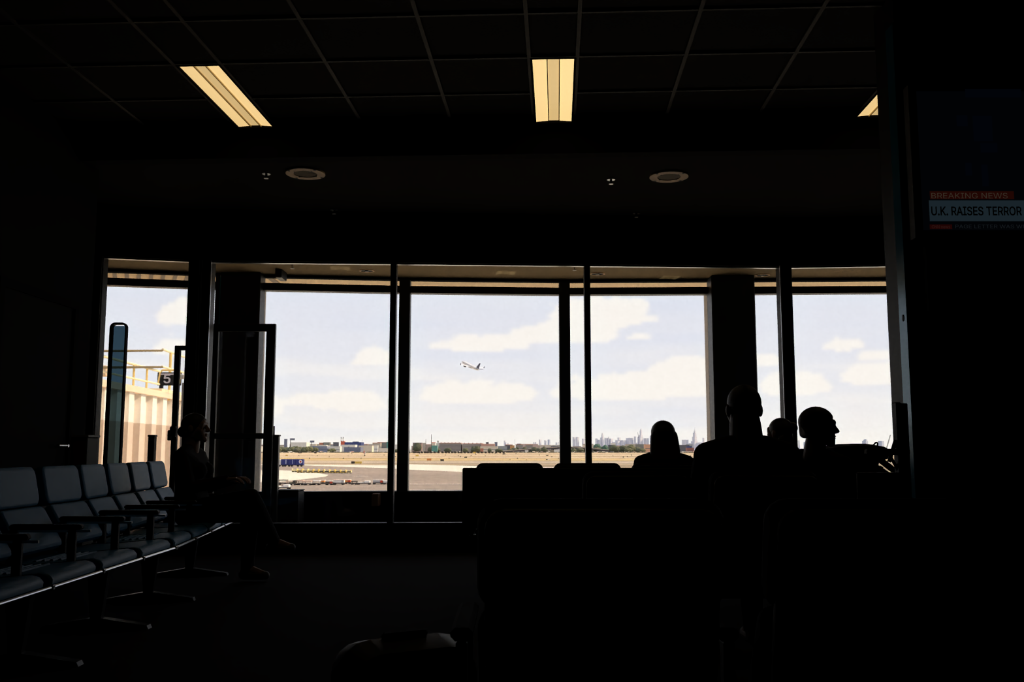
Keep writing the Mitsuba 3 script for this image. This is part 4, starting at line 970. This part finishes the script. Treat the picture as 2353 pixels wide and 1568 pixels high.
# ---- airfield signs and lights
def afsign(lab, px0, px1, pyt, pyb, cols, group=None):
    p0, k = frame_at(px0, pyb); H = (pyb - pyt) * k; Wd = (px1 - px0) * k
    s = thing('airfield_sign', lab, 'sign', group)
    z0 = gz(p0[1])
    x = p0[0]; n_ = len(cols)
    for i, c in enumerate(cols):
        part(s, 'panel', bx(x + Wd * i / n_, x + Wd * (i + 1) / n_ - 0.03, p0[1], p0[1] + 0.3, z0 + H * 0.2, z0 + H, 0.02), c)
    for f in (0.12, 0.88): part(s, 'leg', bx(x + Wd * f - 0.08, x + Wd * f + 0.08, p0[1] + 0.1, p0[1] + 0.2, z0, z0 + H * 0.22), Dk)
Bk = paint(0.05, 0.04, 0.03)
for lab, a, b, t, bb_, cols in [
    ('airfield sign with black and yellow panels above the cart row', 807, 831, 1061, 1067, (Bk, Y1, Y1)), ('small orange airfield sign right of the thick left mullion', 981, 991, 1054.5, 1060, (O,)),
    ('small black airfield sign right of the orange one', 1012, 1020, 1056, 1060.8, (Bk, Bk)), ('tiny dark airfield sign before the black seat row', 1067, 1073, 1051.5, 1054.5, (Bk,)),
    ('small yellow airfield sign below the dark cluster', 955, 962, 1047.5, 1052, (Y1,)), ('yellow airfield sign in front of the barrier row', 1087, 1093, 1042, 1046.3, (Y1,)),
    ('tiny yellow airfield sign above the blue container trailer', 656, 661, 1047.5, 1051, (Y1,)), ('dark airfield sign low in the field above the trailer', 685, 693, 1043.5, 1045.6, (Bk,)),
    ('small dark airfield sign left of the barrier posts', 722, 727, 1043.2, 1046, (Bk,)), ('twin dark airfield sign right of the barrier row', 1155, 1161, 1045.3, 1048, (Bk, Bk)),
    ('dark airfield sign with a white edge above the second seat back', 1255, 1264, 1055.5, 1058.5, (Bk, Wt, Wt)), ('small dark airfield sign above the white-edged one', 1255, 1260, 1048, 1050.3, (Bk,)),
    ('tiny brown airfield sign above the third seat back', 1431, 1434, 1051.5, 1053.6, (Dk,)), ('dark cluster sign beside the left mullion', 951, 962, 1041.3, 1045.6, (Bk, Dk, Bk)),
    ('single dark airfield sign right of the cluster', 978, 983, 1041.8, 1045.6, (Bk,)), ('dark airfield sign near the tall pole', 987, 992, 1041.8, 1045.6, (Bk,))]:
    afsign(lab, a, b, t, bb_, cols)
ps = at(838, 1045, 900)
s = thing('marker_post', 'red and white marker post with a dark foot in the field', 'post')
z0 = gz(900); k = 900 / FOCAL
part(s, 'foot', bx(ps[0] - 1.2 * k, ps[0] + 1.4 * k, 899.5, 900.5, z0, z0 + 2 * k), Bk)
part(s, 'white_panel', bx(ps[0] + 0.2 * k, ps[0] + 2.0 * k, 899.6, 900.4, z0 + 4 * k, z0 + 9 * k), Wt)
part(s, 'red_panel', bx(ps[0] - 2.6 * k, ps[0] + 0.2 * k, 899.6, 900.4, z0 + 6 * k, z0 + 12 * k), paint(0.6, 0.25, 0.2))
part(s, 'pole', bx(ps[0] - 0.5 * k, ps[0] + 0.5 * k, 899.7, 900.3, z0, z0 + 9 * k), Dk)
# scattered low field markers
for i in range(46):
    px = RNG.uniform(640, 1640); d = RNG.choice([620, 700, 820, 900, 980, 1080, 1180, 1260])
    if 700 < px < 1100 and d < 700: continue
    x = (px - 1176.5) / FOCAL * d; z0 = gz(d); kk_ = d / FOCAL
    solo('field_marker', hull([[x + sx * kk_ * RNG.uniform(0.6, 1.6), d + sy * 0.4, z0 - 0.05] for sx in (-1, 1) for sy in (-1, 1)] + [[x + sx * kk_ * 0.7, d + sy * 0.3, z0 + kk_ * RNG.uniform(1.0, 2.0)] for sx in (-1, 1) for sy in (-1, 1)]), RNG.choice([Bk, Dk, paint(0.20, 0.15, 0.09)]),
         'tiny dark marker light in the airfield grass, ' + region(px), 'marker', 'marker lights ' + region(px))
# barrier row at the field's far edge
xs = [942, 953, 964, 971, 978, 985, 992, 1000, 1009, 1018, 1026, 1033, 1040, 1047, 1055, 1061, 1069, 1077, 1084, 1092, 1100, 1108, 1117, 1125, 1132, 1141, 1150, 1158]
br = thing('blast_barrier', 'row of small dark slanted barrier blocks along the far edge of the airfield', 'barrier')
for i, px in enumerate(xs):
    d = 1340; kk_ = d / FOCAL; x = (px - 1176.5) * kk_; z0 = gz(d) - 0.3 + (0 if i < 14 else -0.03 * (i - 14))
    part(br, 'block', hull([[x - 2.4 * kk_, d, z0], [x + 2.6 * kk_, d, z0], [x + 2.6 * kk_, d + 3, z0], [x - 2.4 * kk_, d + 3, z0], [x - 2.8 * kk_, d, z0 + 4.6 * kk_], [x + 0.9 * kk_, d, z0 + 4.2 * kk_], [x + 0.9 * kk_, d + 3, z0 + 4.2 * kk_], [x - 2.8 * kk_, d + 3, z0 + 4.6 * kk_]]), paint(0.035, 0.03, 0.025))

# ---- buildings beyond the field
def px_box(px0, px1, pyt, pyb, d, dd):
    k = d / FOCAL; x0, x1 = (px0 - 1176.5) * k, (px1 - 1176.5) * k
    z1, z0 = at(1176.5, pyt, d)[2], (at(1176.5, pyb, d)[2] if pyb else gz(d) - 1)
    return x0, x1, d, d + dd, z0, z1
def building(lab, px0, px1, pyt, d, col, roof=None, dd=None, pyb=None, bands=0, band_col=None, name='building', units=0):
    x0, x1, y0, y1, z0, z1 = px_box(px0, px1, pyt, pyb, d, dd or min(40, (px1 - px0) * d / FOCAL))
    z0 = min(z0, gz(d)); s = thing(name, lab, 'building')
    k = d / FOCAL
    rt = min(1.2 * k, (z1 - z0) * 0.18)
    part(s, 'wall', bx(x0, x1, y0, y1, z0, z1 - rt), col)
    part(s, 'roof', bx(x0 - 0.25 * k, x1 + 0.25 * k, y0 - 0.3, y1 + 0.3, z1 - rt, z1), roof or col)
    vis = z1 - rt - max(z0, at(1176.5, 1040, d)[2])
    for i in range(bands):
        zc = z1 - rt - vis * (i + 0.6) / (bands + 0.2)
        part(s, 'window_band', bx(x0 + 0.6 * k, x1 - 0.6 * k, y0 - 0.15, y0, zc - 0.45 * k, zc + 0.45 * k), band_col or paint(0.10, 0.11, 0.14))
    for i in range(units):
        xa = x0 + (x1 - x0) * (i + 0.5) / units
        part(s, 'roof_unit', bx(xa - 0.8 * k, xa + 0.8 * k, y0 + 2, y0 + 8, z1, z1 + 1.4 * k), paint(0.45, 0.38, 0.33))
    return s
brick, rust, cream2, slate, teal, pale = paint(0.50, 0.22, 0.15), paint(0.58, 0.28, 0.19), paint(0.72, 0.62, 0.48), paint(0.20, 0.21, 0.27), paint(0.12, 0.30, 0.25), paint(0.76, 0.72, 0.64)
navy = paint(0.055, 0.075, 0.20); greyg = paint(0.25, 0.25, 0.22); stone = paint(0.50, 0.44, 0.36); dusk = paint(0.13, 0.13, 0.15)
D1, D2 = 1620, 1900
for a in [
    ('slim dark tower left of the tall billboard', 656, 662, 1009.5, D2, slate), ('low white building with dark windows behind the trees', 670, 707, 1017, D2, pale, None, None, None, 1),
    ('low blue-grey shed above the yellow dollies', 716, 754, 1024.5, D1, paint(0.24, 0.26, 0.34), pale, None, None, 1), ('small red block left of the dark offices', 736, 745, 1018, D2, brick),
    ('dark grey flat office block', 746, 760, 1017, D2, greyg, None, None, None, 1), ('dark block left of the twin chimneys', 768, 779, 1016.5, D2, dusk), ('red boiler house under the twin chimneys', 785.5, 794, 1014.5, D2, paint(0.62, 0.14, 0.08)),
    ('long navy blue warehouse right of the chimneys', 794, 832, 1016.8, D2, navy, None, None, None, 1), ('navy roof house on the blue warehouse', 813, 825, 1015.2, D2 + 30, navy), ('small white shed between the red block and the chimneys', 736, 752, 1023.2, D1 + 60, pale),
    ('white low hangar under the blue warehouse', 761, 784, 1026, D1, pale, None, None, None, 1), ('cream low terminal roof in front of the blue warehouse', 785, 818, 1022.5, D1 + 40, pale), ('blue-grey glass shed right of the white hangar', 793, 831, 1028.2, D1 - 60, paint(0.17, 0.19, 0.27), None, None, None, 1),
    ('long cream warehouse left of the white house', 826, 857, 1024.2, D1, cream2), ('brown roofed mill left of the thin mullion', 858, 876, 1018, D2, stone, rust), ('red roofed long mill by the thin mullion', 869, 893, 1016.5, D2 + 40, greyg, brick, None, None, 1),
    ('white gabled house near the field edge', 861, 870, 1024, D1 - 80, pale, None, None, None, 1), ('white shed by the thin mullion', 873, 893, 1030.2, D1 - 120, pale), ('dark teal block behind the thin mullion', 890, 904, 1016, D2, teal),
    ('brown domed works right of the thick mullion', 950, 970, 1018, D2, paint(0.30, 0.22, 0.19), paint(0.18, 0.17, 0.19)), ('beige block between the works and the tall pole', 968, 979, 1018.5, D2 + 60, stone), ('red roofed house at the foot of the tall pole', 992, 1001, 1017, D2 - 60, cream2, paint(0.66, 0.16, 0.11)),
    ('teal shed at the foot of the tall pole', 993, 1006, 1024.2, D1, teal), ('white silo beside the water tank', 1003, 1009, 1018.5, D2, pale), ('long grey mill with a red roof line', 1010, 1060, 1018.2, D2, paint(0.27, 0.24, 0.22), rust, None, None, 2, paint(0.16, 0.15, 0.15), 'building', 6),
    ('second long mill with a red roof, right of the grey mill', 1063, 1110, 1019.4, D2, paint(0.33, 0.29, 0.25), paint(0.58, 0.26, 0.19), None, None, 2, paint(0.17, 0.16, 0.15), 'building', 5), ('pink roofed long mill ending the mill row', 1106, 1137, 1020.4, D2 - 30, paint(0.55, 0.33, 0.26), paint(0.64, 0.30, 0.22)),
    ('cream low warehouse under the pink roofed mill', 1104, 1143, 1026, D1, cream2, None, None, None, 1), ('dark lift house on the pink roofed mill', 1117, 1123, 1016.3, D2 + 20, dusk), ('dark blue tower right of the mills', 1137, 1143, 1016.2, D2 + 200, slate), ('small red shed by the round dark tree', 1104, 1111, 1031, D1 - 100, brick),
    ('orange brick house left of the highway bridge', 1172, 1182, 1024, D1 + 100, paint(0.62, 0.33, 0.14)), ('pink houses row behind the highway bridge', 1196, 1236, 1020.5, D2 + 200, paint(0.60, 0.44, 0.38), None, None, None, 1), ('dark block behind the highway bridge', 1188, 1197, 1020, D2 + 150, dusk), ('pale wide block behind the highway bridge top', 1236, 1290, 1023, D2 + 250, stone, pale),
    ('white shed under the highway bridge', 1273, 1287, 1033, D1 - 100, pale), ('small white house under the left span of the bridge', 1206, 1214, 1035, D1 - 60, pale), ('brown shed under the right span of the bridge', 1262, 1274, 1034, D1 - 40, paint(0.30, 0.24, 0.17)),
    ('beige long block under the city skyline', 1436, 1478, 1024, D2 + 200, cream2, stone, None, None, 1), ('red orange flats left of the long-haired woman', 1480, 1498, 1021.8, D2, paint(0.66, 0.36, 0.22), None, None, None, 1), ('cream cubic building on stilts above the trees', 1403, 1413, 1019, D2 + 100, pale),
    ('dark wedge roof building in the trees', 1397, 1406, 1023, D1 + 100, dusk), ('small cream houses in front of the beige block', 1453, 1468, 1028.5, D1, paint(0.66, 0.48, 0.34), pale), ('red brick building right of the long-haired woman', 1576, 1592, 1029.5, D1 + 50, paint(0.34, 0.14, 0.11), None, None, None, 1),
    ('dark blue block above the red brick building', 1577, 1587, 1026, D2, navy), ('dark blue container stack left of the right column', 1603, 1617, 1031, D1, navy), ('pale long shed at the field edge beside the woman', 1568, 1588, 1037.5, 1480, pale, None, None, None, 1),
    ('white apartment block at the very edge of the left mullion gap', 906, 921, 1022, D1, pale), ('white low hall behind the long-haired woman', 1500, 1560, 1030, D1, pale, None, None, None, 1), ('grey hall behind the right column', 1620, 1760, 1030, D1, stone, None, None, None, 1),
    ('white hall beyond the open door', 560, 600, 1026, D1, pale, None, None, None, 1), ('grey hall beyond the far right window', 1985, 2080, 1046, 1300, greyg)]:
    building(*a)
for i in range(42):
    px = 600 + i * 24.5 + RNG.uniform(-6, 6); w = RNG.uniform(12, 30)
    building('low hazy town building ' + region(px), px, px + w, RNG.uniform(1020.5, 1027), D2 + 110 + 7 * (i % 6), RNG.choice([stone, greyg, dusk, paint(0.42, 0.33, 0.28), paint(0.30, 0.27, 0.24), cream2, paint(0.34, 0.36, 0.36)]), RNG.choice([pale, rust, greyg, None, dusk]), 12, None, RNG.choice([0, 1, 1]))
    labels['building_%03d' % (COUNT['building'] - 1)]['group'] = 'town buildings ' + region(px)
# billboards, chimneys, poles, water tank
def billboard(lab, px0, px1, pyt, pyb, polex, d, col):
    x0, x1, y0, y1, z0, z1 = px_box(px0, px1, pyt, pyb, d, 3)
    k = d / FOCAL; s = thing('billboard', lab, 'billboard')
    part(s, 'panel', bx(x0, x1, y0, y0 + 1.5, z0, z1, 0.1), col)
    xp = (polex - 1176.5) * k
    part(s, 'pole', bx(xp - 0.45 * k, xp + 0.45 * k, y0 + 1.5, y0 + 2.5, gz(d), z1 - 0.3), Dk)
    part(s, 'catwalk', bx(x0, x1, y0 - 1.0, y0, z0 - 0.5, z0 - 0.2), Dk)
billboard('tall billboard on a single pole left of the white low building', 669, 680, 1007.7, 1011.5, 670, D1 + 100, slate)
billboard('lower billboard right of the tall one', 715, 724.5, 1013, 1017, 718.5, D1 + 150, slate)
for lab, px, pyt, pyb, d, r, band in [('left red and white striped chimney', 786, 1005, None, D2 + 10, 0.75, 1), ('right red and white striped chimney', 790.4, 1005, None, D2 + 12, 0.75, 1), ('tall thin pole standing over the red roofed house', 992.5, 999.5, None, D1 + 40, 0.6, 0),
                             ('short pole left of the tall one', 979.5, 1011, None, D1 + 60, 0.5, 0), ('thin mast on the blue warehouse', 834, 1012, None, D1 + 120, 0.25, 0), ('thin mast at the thin mullion', 894.5, 1009, None, D1 + 90, 0.35, 0), ('thin mast above the pink houses', 1183, 1011, None, D2, 0.22, 0)]:
    k = d / FOCAL; x = (px - 1176.5) * k; z1 = at(1176.5, pyt, d)[2]; z0 = at(1176.5, pyb, d)[2] if pyb else gz(d)
    s = thing('chimney' if band else 'pole', lab, 'chimney' if band else 'pole')
    if band:
        nb = 9
        for i in range(nb): part(s, 'band', cyl((x, d, z0 + (z1 - z0) * i / nb), (x, d, z0 + (z1 - z0) * (i + 1) / nb), r * k, 10), Dk if i % 2 == 0 else Wt)
    else:
        part(s, 'shaft', cyl((x, d, z0), (x, d, z1), r * k, 8, r * k * 0.7), Dk)
        part(s, 'tip', cyl((x, d, z1), (x, d, z1 + 0.5 * k), r * k * 1.2, 8), Dk)
d = D2; k = d / FOCAL; x = (1007.5 - 1176.5) * k
s = thing('water_tank', 'small grey water tank on legs above the white silo', 'tank')
part(s, 'tank', cyl((x, d, at(0, 1017, d)[2]), (x, d, at(0, 1013.3, d)[2]), 1.6 * k, 12), greyg)
for sx in (-1, 1): part(s, 'leg', bx(x + sx * 1.0 * k - 0.2, x + sx * 1.0 * k + 0.2, d - 0.2, d + 0.2, gz(d), at(0, 1017, d)[2]), Dk)
# trees
def blob(c, r, seed, flat=0.85):
    m = trimesh.creation.icosphere(2, 1.0); v = m.vertices
    m.vertices = v * (0.78 + 0.5 * meshkit.fbm(v * 2.2 + seed, 3, seed)[:, None]) * np.array(r) + np.array(c); return m
def tree(lab, px, pyt, wpx, d, mat, group):
    k = d / FOCAL; x = (px - 1176.5) * k; z1 = at(1176.5, pyt, d)[2]; z0 = gz(d); h = z1 - z0
    s = thing('tree', lab, 'tree', group); sd = RNG.randint(0, 999)
    part(s, 'crown', cat([blob((x, d, z0 + h * 0.58), (wpx * k * 0.55, wpx * k * 0.5, h * 0.46), sd), blob((x - wpx * k * 0.28, d - 1, z0 + h * 0.45), (wpx * k * 0.34, wpx * k * 0.3, h * 0.34), sd + 1), blob((x + wpx * k * 0.3, d - 1, z0 + h * 0.5), (wpx * k * 0.32, wpx * k * 0.3, h * 0.34), sd + 2)]), mat)
    part(s, 'trunk', cyl((x, d, z0 - 0.3), (x, d, z0 + h * 0.3), 0.4, 8), paint(0.10, 0.08, 0.06))
teal_leaf = paint(0.07, 0.14, 0.10)
for px, pt, w, d, m, lab in [(1096.5, 1025.5, 12, 1500, leaf_a, 'round dark tree standing alone in front of the cream warehouse'), (1410, 1024, 20, 1560, leaf_a, 'large dark tree under the city skyline'), (1430, 1024.5, 18, 1580, leaf_a, 'dark tree right of the largest one under the skyline'),
                             (1448, 1023.5, 17, 1600, leaf_b, 'olive tree at the right end of the grove under the skyline'), (1371, 1021.5, 15, 1700, teal_leaf, 'blue-green tree right of the thin right mullion'), (1389, 1024, 12, 1700, teal_leaf, 'smaller blue-green tree beside the dark grove'), (960, 1019, 16, 1800, leaf_a, 'dark tree behind the domed works')]:
    tree(lab, px, pt, w, d, m, None)
for i in range(110):
    px = RNG.uniform(560, 1640)
    if i % 3 == 0: px = RNG.uniform(640, 730)
    if i % 5 == 1: px = RNG.uniform(1180, 1480)
    d = RNG.uniform(1540, 1760)
    tree('low green tree in the far tree line, ' + region(px), px, RNG.uniform(1026.5, 1033), RNG.uniform(7, 15), d, RNG.choice([leaf_a, leaf_b, leaf_a, paint(0.11, 0.115, 0.075)]), 'far trees ' + region(px))
scrub = []
for i in range(420):
    px = 560 + i * 2.6 + RNG.uniform(-1, 1)
    if RNG.random() < 0.25: continue
    d = 1462 + RNG.uniform(0, 6); k = d / FOCAL; x = (px - 1176.5) * k; m = trimesh.creation.icosphere(1, 1.0)
    m.vertices = m.vertices * np.array([RNG.uniform(1.4, 3.0) * k, 1.5, RNG.uniform(0.8, 1.7) * k]) * (0.8 + 0.4 * meshkit.noise(m.vertices * 2 + i)[:, None]) + np.array([x, d, gz(d) + 0.3]); scrub.append(m)
solo('scrub_line', cat(scrub), paint(0.055, 0.055, 0.04), 'low dark scrub line along the far edge of the airfield', 'scrub', None, 'stuff')
# small houses, sheds and parked cars along the far edge
cols = [pale, cream2, paint(0.66, 0.42, 0.30), Wt, stone, paint(0.55, 0.20, 0.13), slate, dusk, paint(0.62, 0.50, 0.42)]
for i in range(80):
    px = RNG.uniform(600, 1640); d = RNG.uniform(1470, 1530); k = d / FOCAL
    if 1000 < px < 1180 and RNG.random() < 0.5: continue
    w = RNG.uniform(1.5, 5.5) * k; h = RNG.uniform(1.6, 3.6) * k; x = (px - 1176.5) * k; z0 = gz(d) - 0.2
    s = thing('shed', 'tiny shed at the airfield edge, ' + region(px), 'building', 'far sheds ' + region(px))
    part(s, 'wall', bx(x - w / 2, x + w / 2, d, d + 6, z0, z0 + h * 0.75), RNG.choice(cols))
    part(s, 'roof', hull([[x - w / 2 - 0.2, d - 0.2, z0 + h * 0.75], [x + w / 2 + 0.2, d - 0.2, z0 + h * 0.75], [x - w / 2 - 0.2, d + 6.2, z0 + h * 0.75], [x + w / 2 + 0.2, d + 6.2, z0 + h * 0.75], [x - w / 2, d + 3, z0 + h], [x + w / 2, d + 3, z0 + h]]), RNG.choice(cols))
# highway bridge
hb = thing('highway_bridge', 'long arched highway bridge with a dark underside crossing behind the field', 'bridge')
pts = [(1130, 1038.5), (1162, 1036), (1211, 1032), (1250, 1028.5), (1286, 1026.8), (1310, 1026.8), (1345, 1028), (1357, 1029.5), (1390, 1033), (1425, 1037)]
DB = 1660
for i in range(len(pts) - 1):
    (xa, ya_), (xb, yb2) = pts[i], pts[i + 1]; k = DB / FOCAL
    A_ = np.array([(xa - 1176.5) * k, DB, at(1176.5, ya_, DB)[2]]); B_ = np.array([(xb - 1176.5) * k, DB, at(1176.5, yb2, DB)[2]])
    part(hb, 'parapet', hull([q + np.array([0, dy, dz]) for q in (A_, B_) for dy in (0, 14) for dz in (0, -1.3 * k)]), paint(0.62, 0.52, 0.42))
    part(hb, 'girder', hull([q + np.array([0, dy, dz]) for q in (A_, B_) for dy in (1, 13) for dz in (-1.3 * k, -4.6 * k)]), paint(0.10, 0.085, 0.085))
for px in (1195, 1218, 1240, 1268, 1298, 1330, 1360, 1385):
    yt = np.interp(px, [p[0] for p in pts], [p[1] for p in pts]); k = DB / FOCAL; x = (px - 1176.5) * k
    part(hb, 'pier', bx(x - 1.0 * k, x + 1.0 * k, DB + 3, DB + 10, gz(DB) - 1, at(1176.5, yt, DB)[2] - 4.5 * k), paint(0.16, 0.14, 0.13))

# ---- the city, 17 km away
DS = 17700.0; KS = DS / FOCAL
sky_m = M('tower_facade', proc(lambda p, n, uv: mix((0.62, 0.63, 0.72), (0.72, 0.73, 0.80), noise(p.x * 0.02, p.z * 0.06, 1))), 0.8, spec=0.3)  # pale blue-grey has the distance haze painted into the facade colour
sky_d = M('tower_facade_blue', (0.50, 0.55, 0.68), 0.7, spec=0.3)  # bluer facade, its haze likewise put into the colour
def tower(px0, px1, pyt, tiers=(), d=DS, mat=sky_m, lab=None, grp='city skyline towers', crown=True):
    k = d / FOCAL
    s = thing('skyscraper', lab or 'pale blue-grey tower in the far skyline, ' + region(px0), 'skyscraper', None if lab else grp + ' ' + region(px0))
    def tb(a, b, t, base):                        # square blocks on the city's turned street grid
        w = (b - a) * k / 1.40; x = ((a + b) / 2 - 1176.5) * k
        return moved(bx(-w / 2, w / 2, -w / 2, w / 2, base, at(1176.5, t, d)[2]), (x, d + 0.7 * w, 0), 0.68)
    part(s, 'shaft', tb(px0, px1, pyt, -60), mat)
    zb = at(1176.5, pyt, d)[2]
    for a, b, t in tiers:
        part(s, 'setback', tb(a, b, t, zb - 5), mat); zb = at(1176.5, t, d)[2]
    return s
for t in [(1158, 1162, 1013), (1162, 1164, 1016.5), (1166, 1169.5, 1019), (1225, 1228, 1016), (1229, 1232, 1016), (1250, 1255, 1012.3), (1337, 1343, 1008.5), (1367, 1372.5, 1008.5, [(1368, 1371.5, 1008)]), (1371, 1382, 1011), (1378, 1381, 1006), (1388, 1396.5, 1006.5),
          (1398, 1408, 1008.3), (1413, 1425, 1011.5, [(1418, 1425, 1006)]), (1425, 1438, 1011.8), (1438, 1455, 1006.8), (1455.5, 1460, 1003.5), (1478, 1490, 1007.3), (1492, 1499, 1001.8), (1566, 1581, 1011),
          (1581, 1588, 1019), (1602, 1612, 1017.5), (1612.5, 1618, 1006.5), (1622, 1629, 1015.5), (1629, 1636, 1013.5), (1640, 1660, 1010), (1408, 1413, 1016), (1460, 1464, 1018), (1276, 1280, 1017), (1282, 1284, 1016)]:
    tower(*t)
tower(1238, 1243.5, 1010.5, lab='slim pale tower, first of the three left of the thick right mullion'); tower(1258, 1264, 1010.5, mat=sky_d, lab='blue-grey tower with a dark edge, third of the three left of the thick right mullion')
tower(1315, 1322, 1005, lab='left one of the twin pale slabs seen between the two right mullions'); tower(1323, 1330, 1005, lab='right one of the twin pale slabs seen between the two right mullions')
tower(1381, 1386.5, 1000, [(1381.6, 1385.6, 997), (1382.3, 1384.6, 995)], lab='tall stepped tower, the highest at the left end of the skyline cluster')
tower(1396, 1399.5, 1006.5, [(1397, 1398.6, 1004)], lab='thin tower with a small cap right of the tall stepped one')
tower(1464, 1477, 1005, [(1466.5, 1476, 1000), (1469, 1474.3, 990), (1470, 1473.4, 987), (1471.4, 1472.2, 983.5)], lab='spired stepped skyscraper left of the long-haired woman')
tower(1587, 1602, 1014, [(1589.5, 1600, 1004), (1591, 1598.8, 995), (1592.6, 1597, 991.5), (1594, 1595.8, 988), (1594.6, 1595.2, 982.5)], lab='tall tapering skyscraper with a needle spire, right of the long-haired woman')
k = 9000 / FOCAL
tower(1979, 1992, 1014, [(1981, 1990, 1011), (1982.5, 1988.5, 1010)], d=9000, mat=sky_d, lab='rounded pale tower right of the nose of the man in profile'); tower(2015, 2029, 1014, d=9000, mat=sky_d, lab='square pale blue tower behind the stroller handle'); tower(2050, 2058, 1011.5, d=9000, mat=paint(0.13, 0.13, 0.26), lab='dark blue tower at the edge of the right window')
def crane(lab, xa, ya_, xb, yb2, d, w=0.3, m=Dk):
    A_, B_ = at(xa, ya_, d), at(xb, yb2, d); s = thing('crane', lab, 'crane'); r = w * d / FOCAL
    off = np.array([2.2 * r, 0, 0])
    part(s, 'boom', cat([cyl(A_ - off, B_ - off, r, 6), cyl(A_ + off, B_ + off, r, 6)] + [cyl(A_ + (B_ - A_) * i / 9 + off * (-1) ** i, A_ + (B_ - A_) * (i + 1) / 9 - off * (-1) ** i, r * 0.8, 5) for i in range(9)]), m)
    part(s, 'mast', bx(A_[0] - 3 * r, A_[0] + 1 * r, d + 2 * r, d + 6 * r, gz(d) if d < 9000 else -60, A_[2] - 8 * r), m)
    part(s, 'cab', bx(A_[0] - 8 * r, A_[0] + 4 * r, d, d + 8 * r, A_[2] - 9 * r, A_[2]), m)
crane('lattice crane standing by the far right towers', 2037, 1031, 2046, 1000, 2600, 0.35)
crane('tiny leaning crane left of the spired skyscraper', 1467.5, 1004, 1465, 994, DS - 100, 0.18, slate)
# a few office towers beyond the far right panes
for px0, px1, t in ((1820, 1836, 1012), (1845, 1860, 1016), (1905, 1925, 1022), (2062, 2080, 1015)):
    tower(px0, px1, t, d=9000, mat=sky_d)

# ---- the airliner climbing away to the left
ap = thing('airliner', 'white twin-engine airliner with a dark tail climbing above the airfield', 'airplane')
body_w, navy_t, belly = paint(0.80, 0.79, 0.77, 0.4), paint(0.05, 0.045, 0.07, 0.4), paint(0.42, 0.40, 0.42, 0.4)
prof = [(0.0, -17.6), (0.55, -17.2), (1.05, -16.3), (1.4, -15.0), (1.52, -13.5), (1.52, 8.5), (1.35, 11.5), (0.95, 14.5), (0.45, 17.0), (0.15, 17.6), (0.0, 17.6)]
fus = lathe(prof, 20); fus.apply_transform(trimesh.transformations.rotation_matrix(math.pi / 2, [0, 1, 0])); fus.apply_transform(trimesh.transformations.rotation_matrix(0, [1, 0, 0]))
# local axes: -x nose, +x tail, y left/right, z up
def wing(root, tip, cr, ct, t):
    r, q = np.array(root, float), np.array(tip, float)
    return hull([r + [0, 0, t], r + [cr, 0, 0], r + [cr * 0.3, 0, t * 1.6], r - [0, 0, t], r + [cr * 0.3, 0, -t], q + [0, 0, t * 0.4], q + [ct, 0, 0], q - [0, 0, t * 0.4]])
def nac(c): 
    m = lathe([(0.0, -1.7), (0.62, -1.7), (0.82, -1.2), (0.80, 0.6), (0.5, 1.8), (0.0, 2.0)], 16); m.apply_transform(trimesh.transformations.rotation_matrix(math.pi / 2, [0, 1, 0])); m.apply_translation(c); return m
phi, climb = math.radians(57), math.radians(18)
hx = np.array([-math.cos(phi) * math.cos(climb), math.sin(phi) * math.cos(climb), math.sin(climb)])      # nose direction
ly = np.cross([0, 0, 1.0], hx); ly /= np.linalg.norm(ly)                                                  # left wing
bank = math.radians(4); uz = np.cross(hx, ly); ly2 = ly * math.cos(bank) + uz * math.sin(bank); uz = np.cross(hx, ly2)
PM = np.eye(4); PM[:3, 0], PM[:3, 1], PM[:3, 2] = -hx, -ly2, uz
PM[:3, 3] = at(1081, 841, 930)
def pl(nm, m, mat, sm=False, parent=ap):
    m = m.copy(); m.apply_transform(PM); return part(parent, nm, m, mat, sm)
pl('fuselage', fus, body_w, 40)
pl('cockpit_band', cat([bx(-16.2, -15.5, -1.28, 1.28, 0.45, 0.85)]), navy_t)
pl('window_line', cat([bx(-13, 9, sy * 1.50 - 0.05, sy * 1.50 + 0.05, 0.15, 0.45) for sy in (-1, 1)]), paint(0.20, 0.19, 0.22))
pl('belly_fairing', hull([[x, y, z] for x, y, z in [(-4, 1.2, -1.0), (-4, -1.2, -1.0), (4, 1.2, -1.0), (4, -1.2, -1.0), (-2.5, 1.0, -1.95), (-2.5, -1.0, -1.95), (2.5, 1.0, -1.95), (2.5, -1.0, -1.95)]]), belly)
for sy in (-1, 1):
    w = pl('wing', wing((-3.4, sy * 1.0, -0.9), (2.6, sy * 13.6, 0.2), 6.0, 1.7, 0.32), body_w)
    pl('winglet', hull([[2.6, sy * 13.6, 0.2], [4.3, sy * 13.6, 0.2], [4.6, sy * 14.1, 1.9], [3.6, sy * 14.1, 1.9], [3.2, sy * 13.75, 0.2], [4.4, sy * 14.2, 1.9]]), navy_t, parent=w)
    pl('engine', nac((-3.2, sy * 4.4, -1.75)), navy_t)
    pl('tailplane', wing((13.2, sy * 0.4, 0.5), (15.9, sy * 5.4, 0.9), 3.2, 1.2, 0.14), navy_t)
pl('tail_fin', hull([[11.2, 0, 1.1], [16.2, 0, 0.8], [16.0, 0.16, 1.0], [16.0, -0.16, 1.0], [15.6, 0.06, 6.6], [17.6, 0.0, 6.6], [15.6, -0.06, 6.6]]), navy_t)
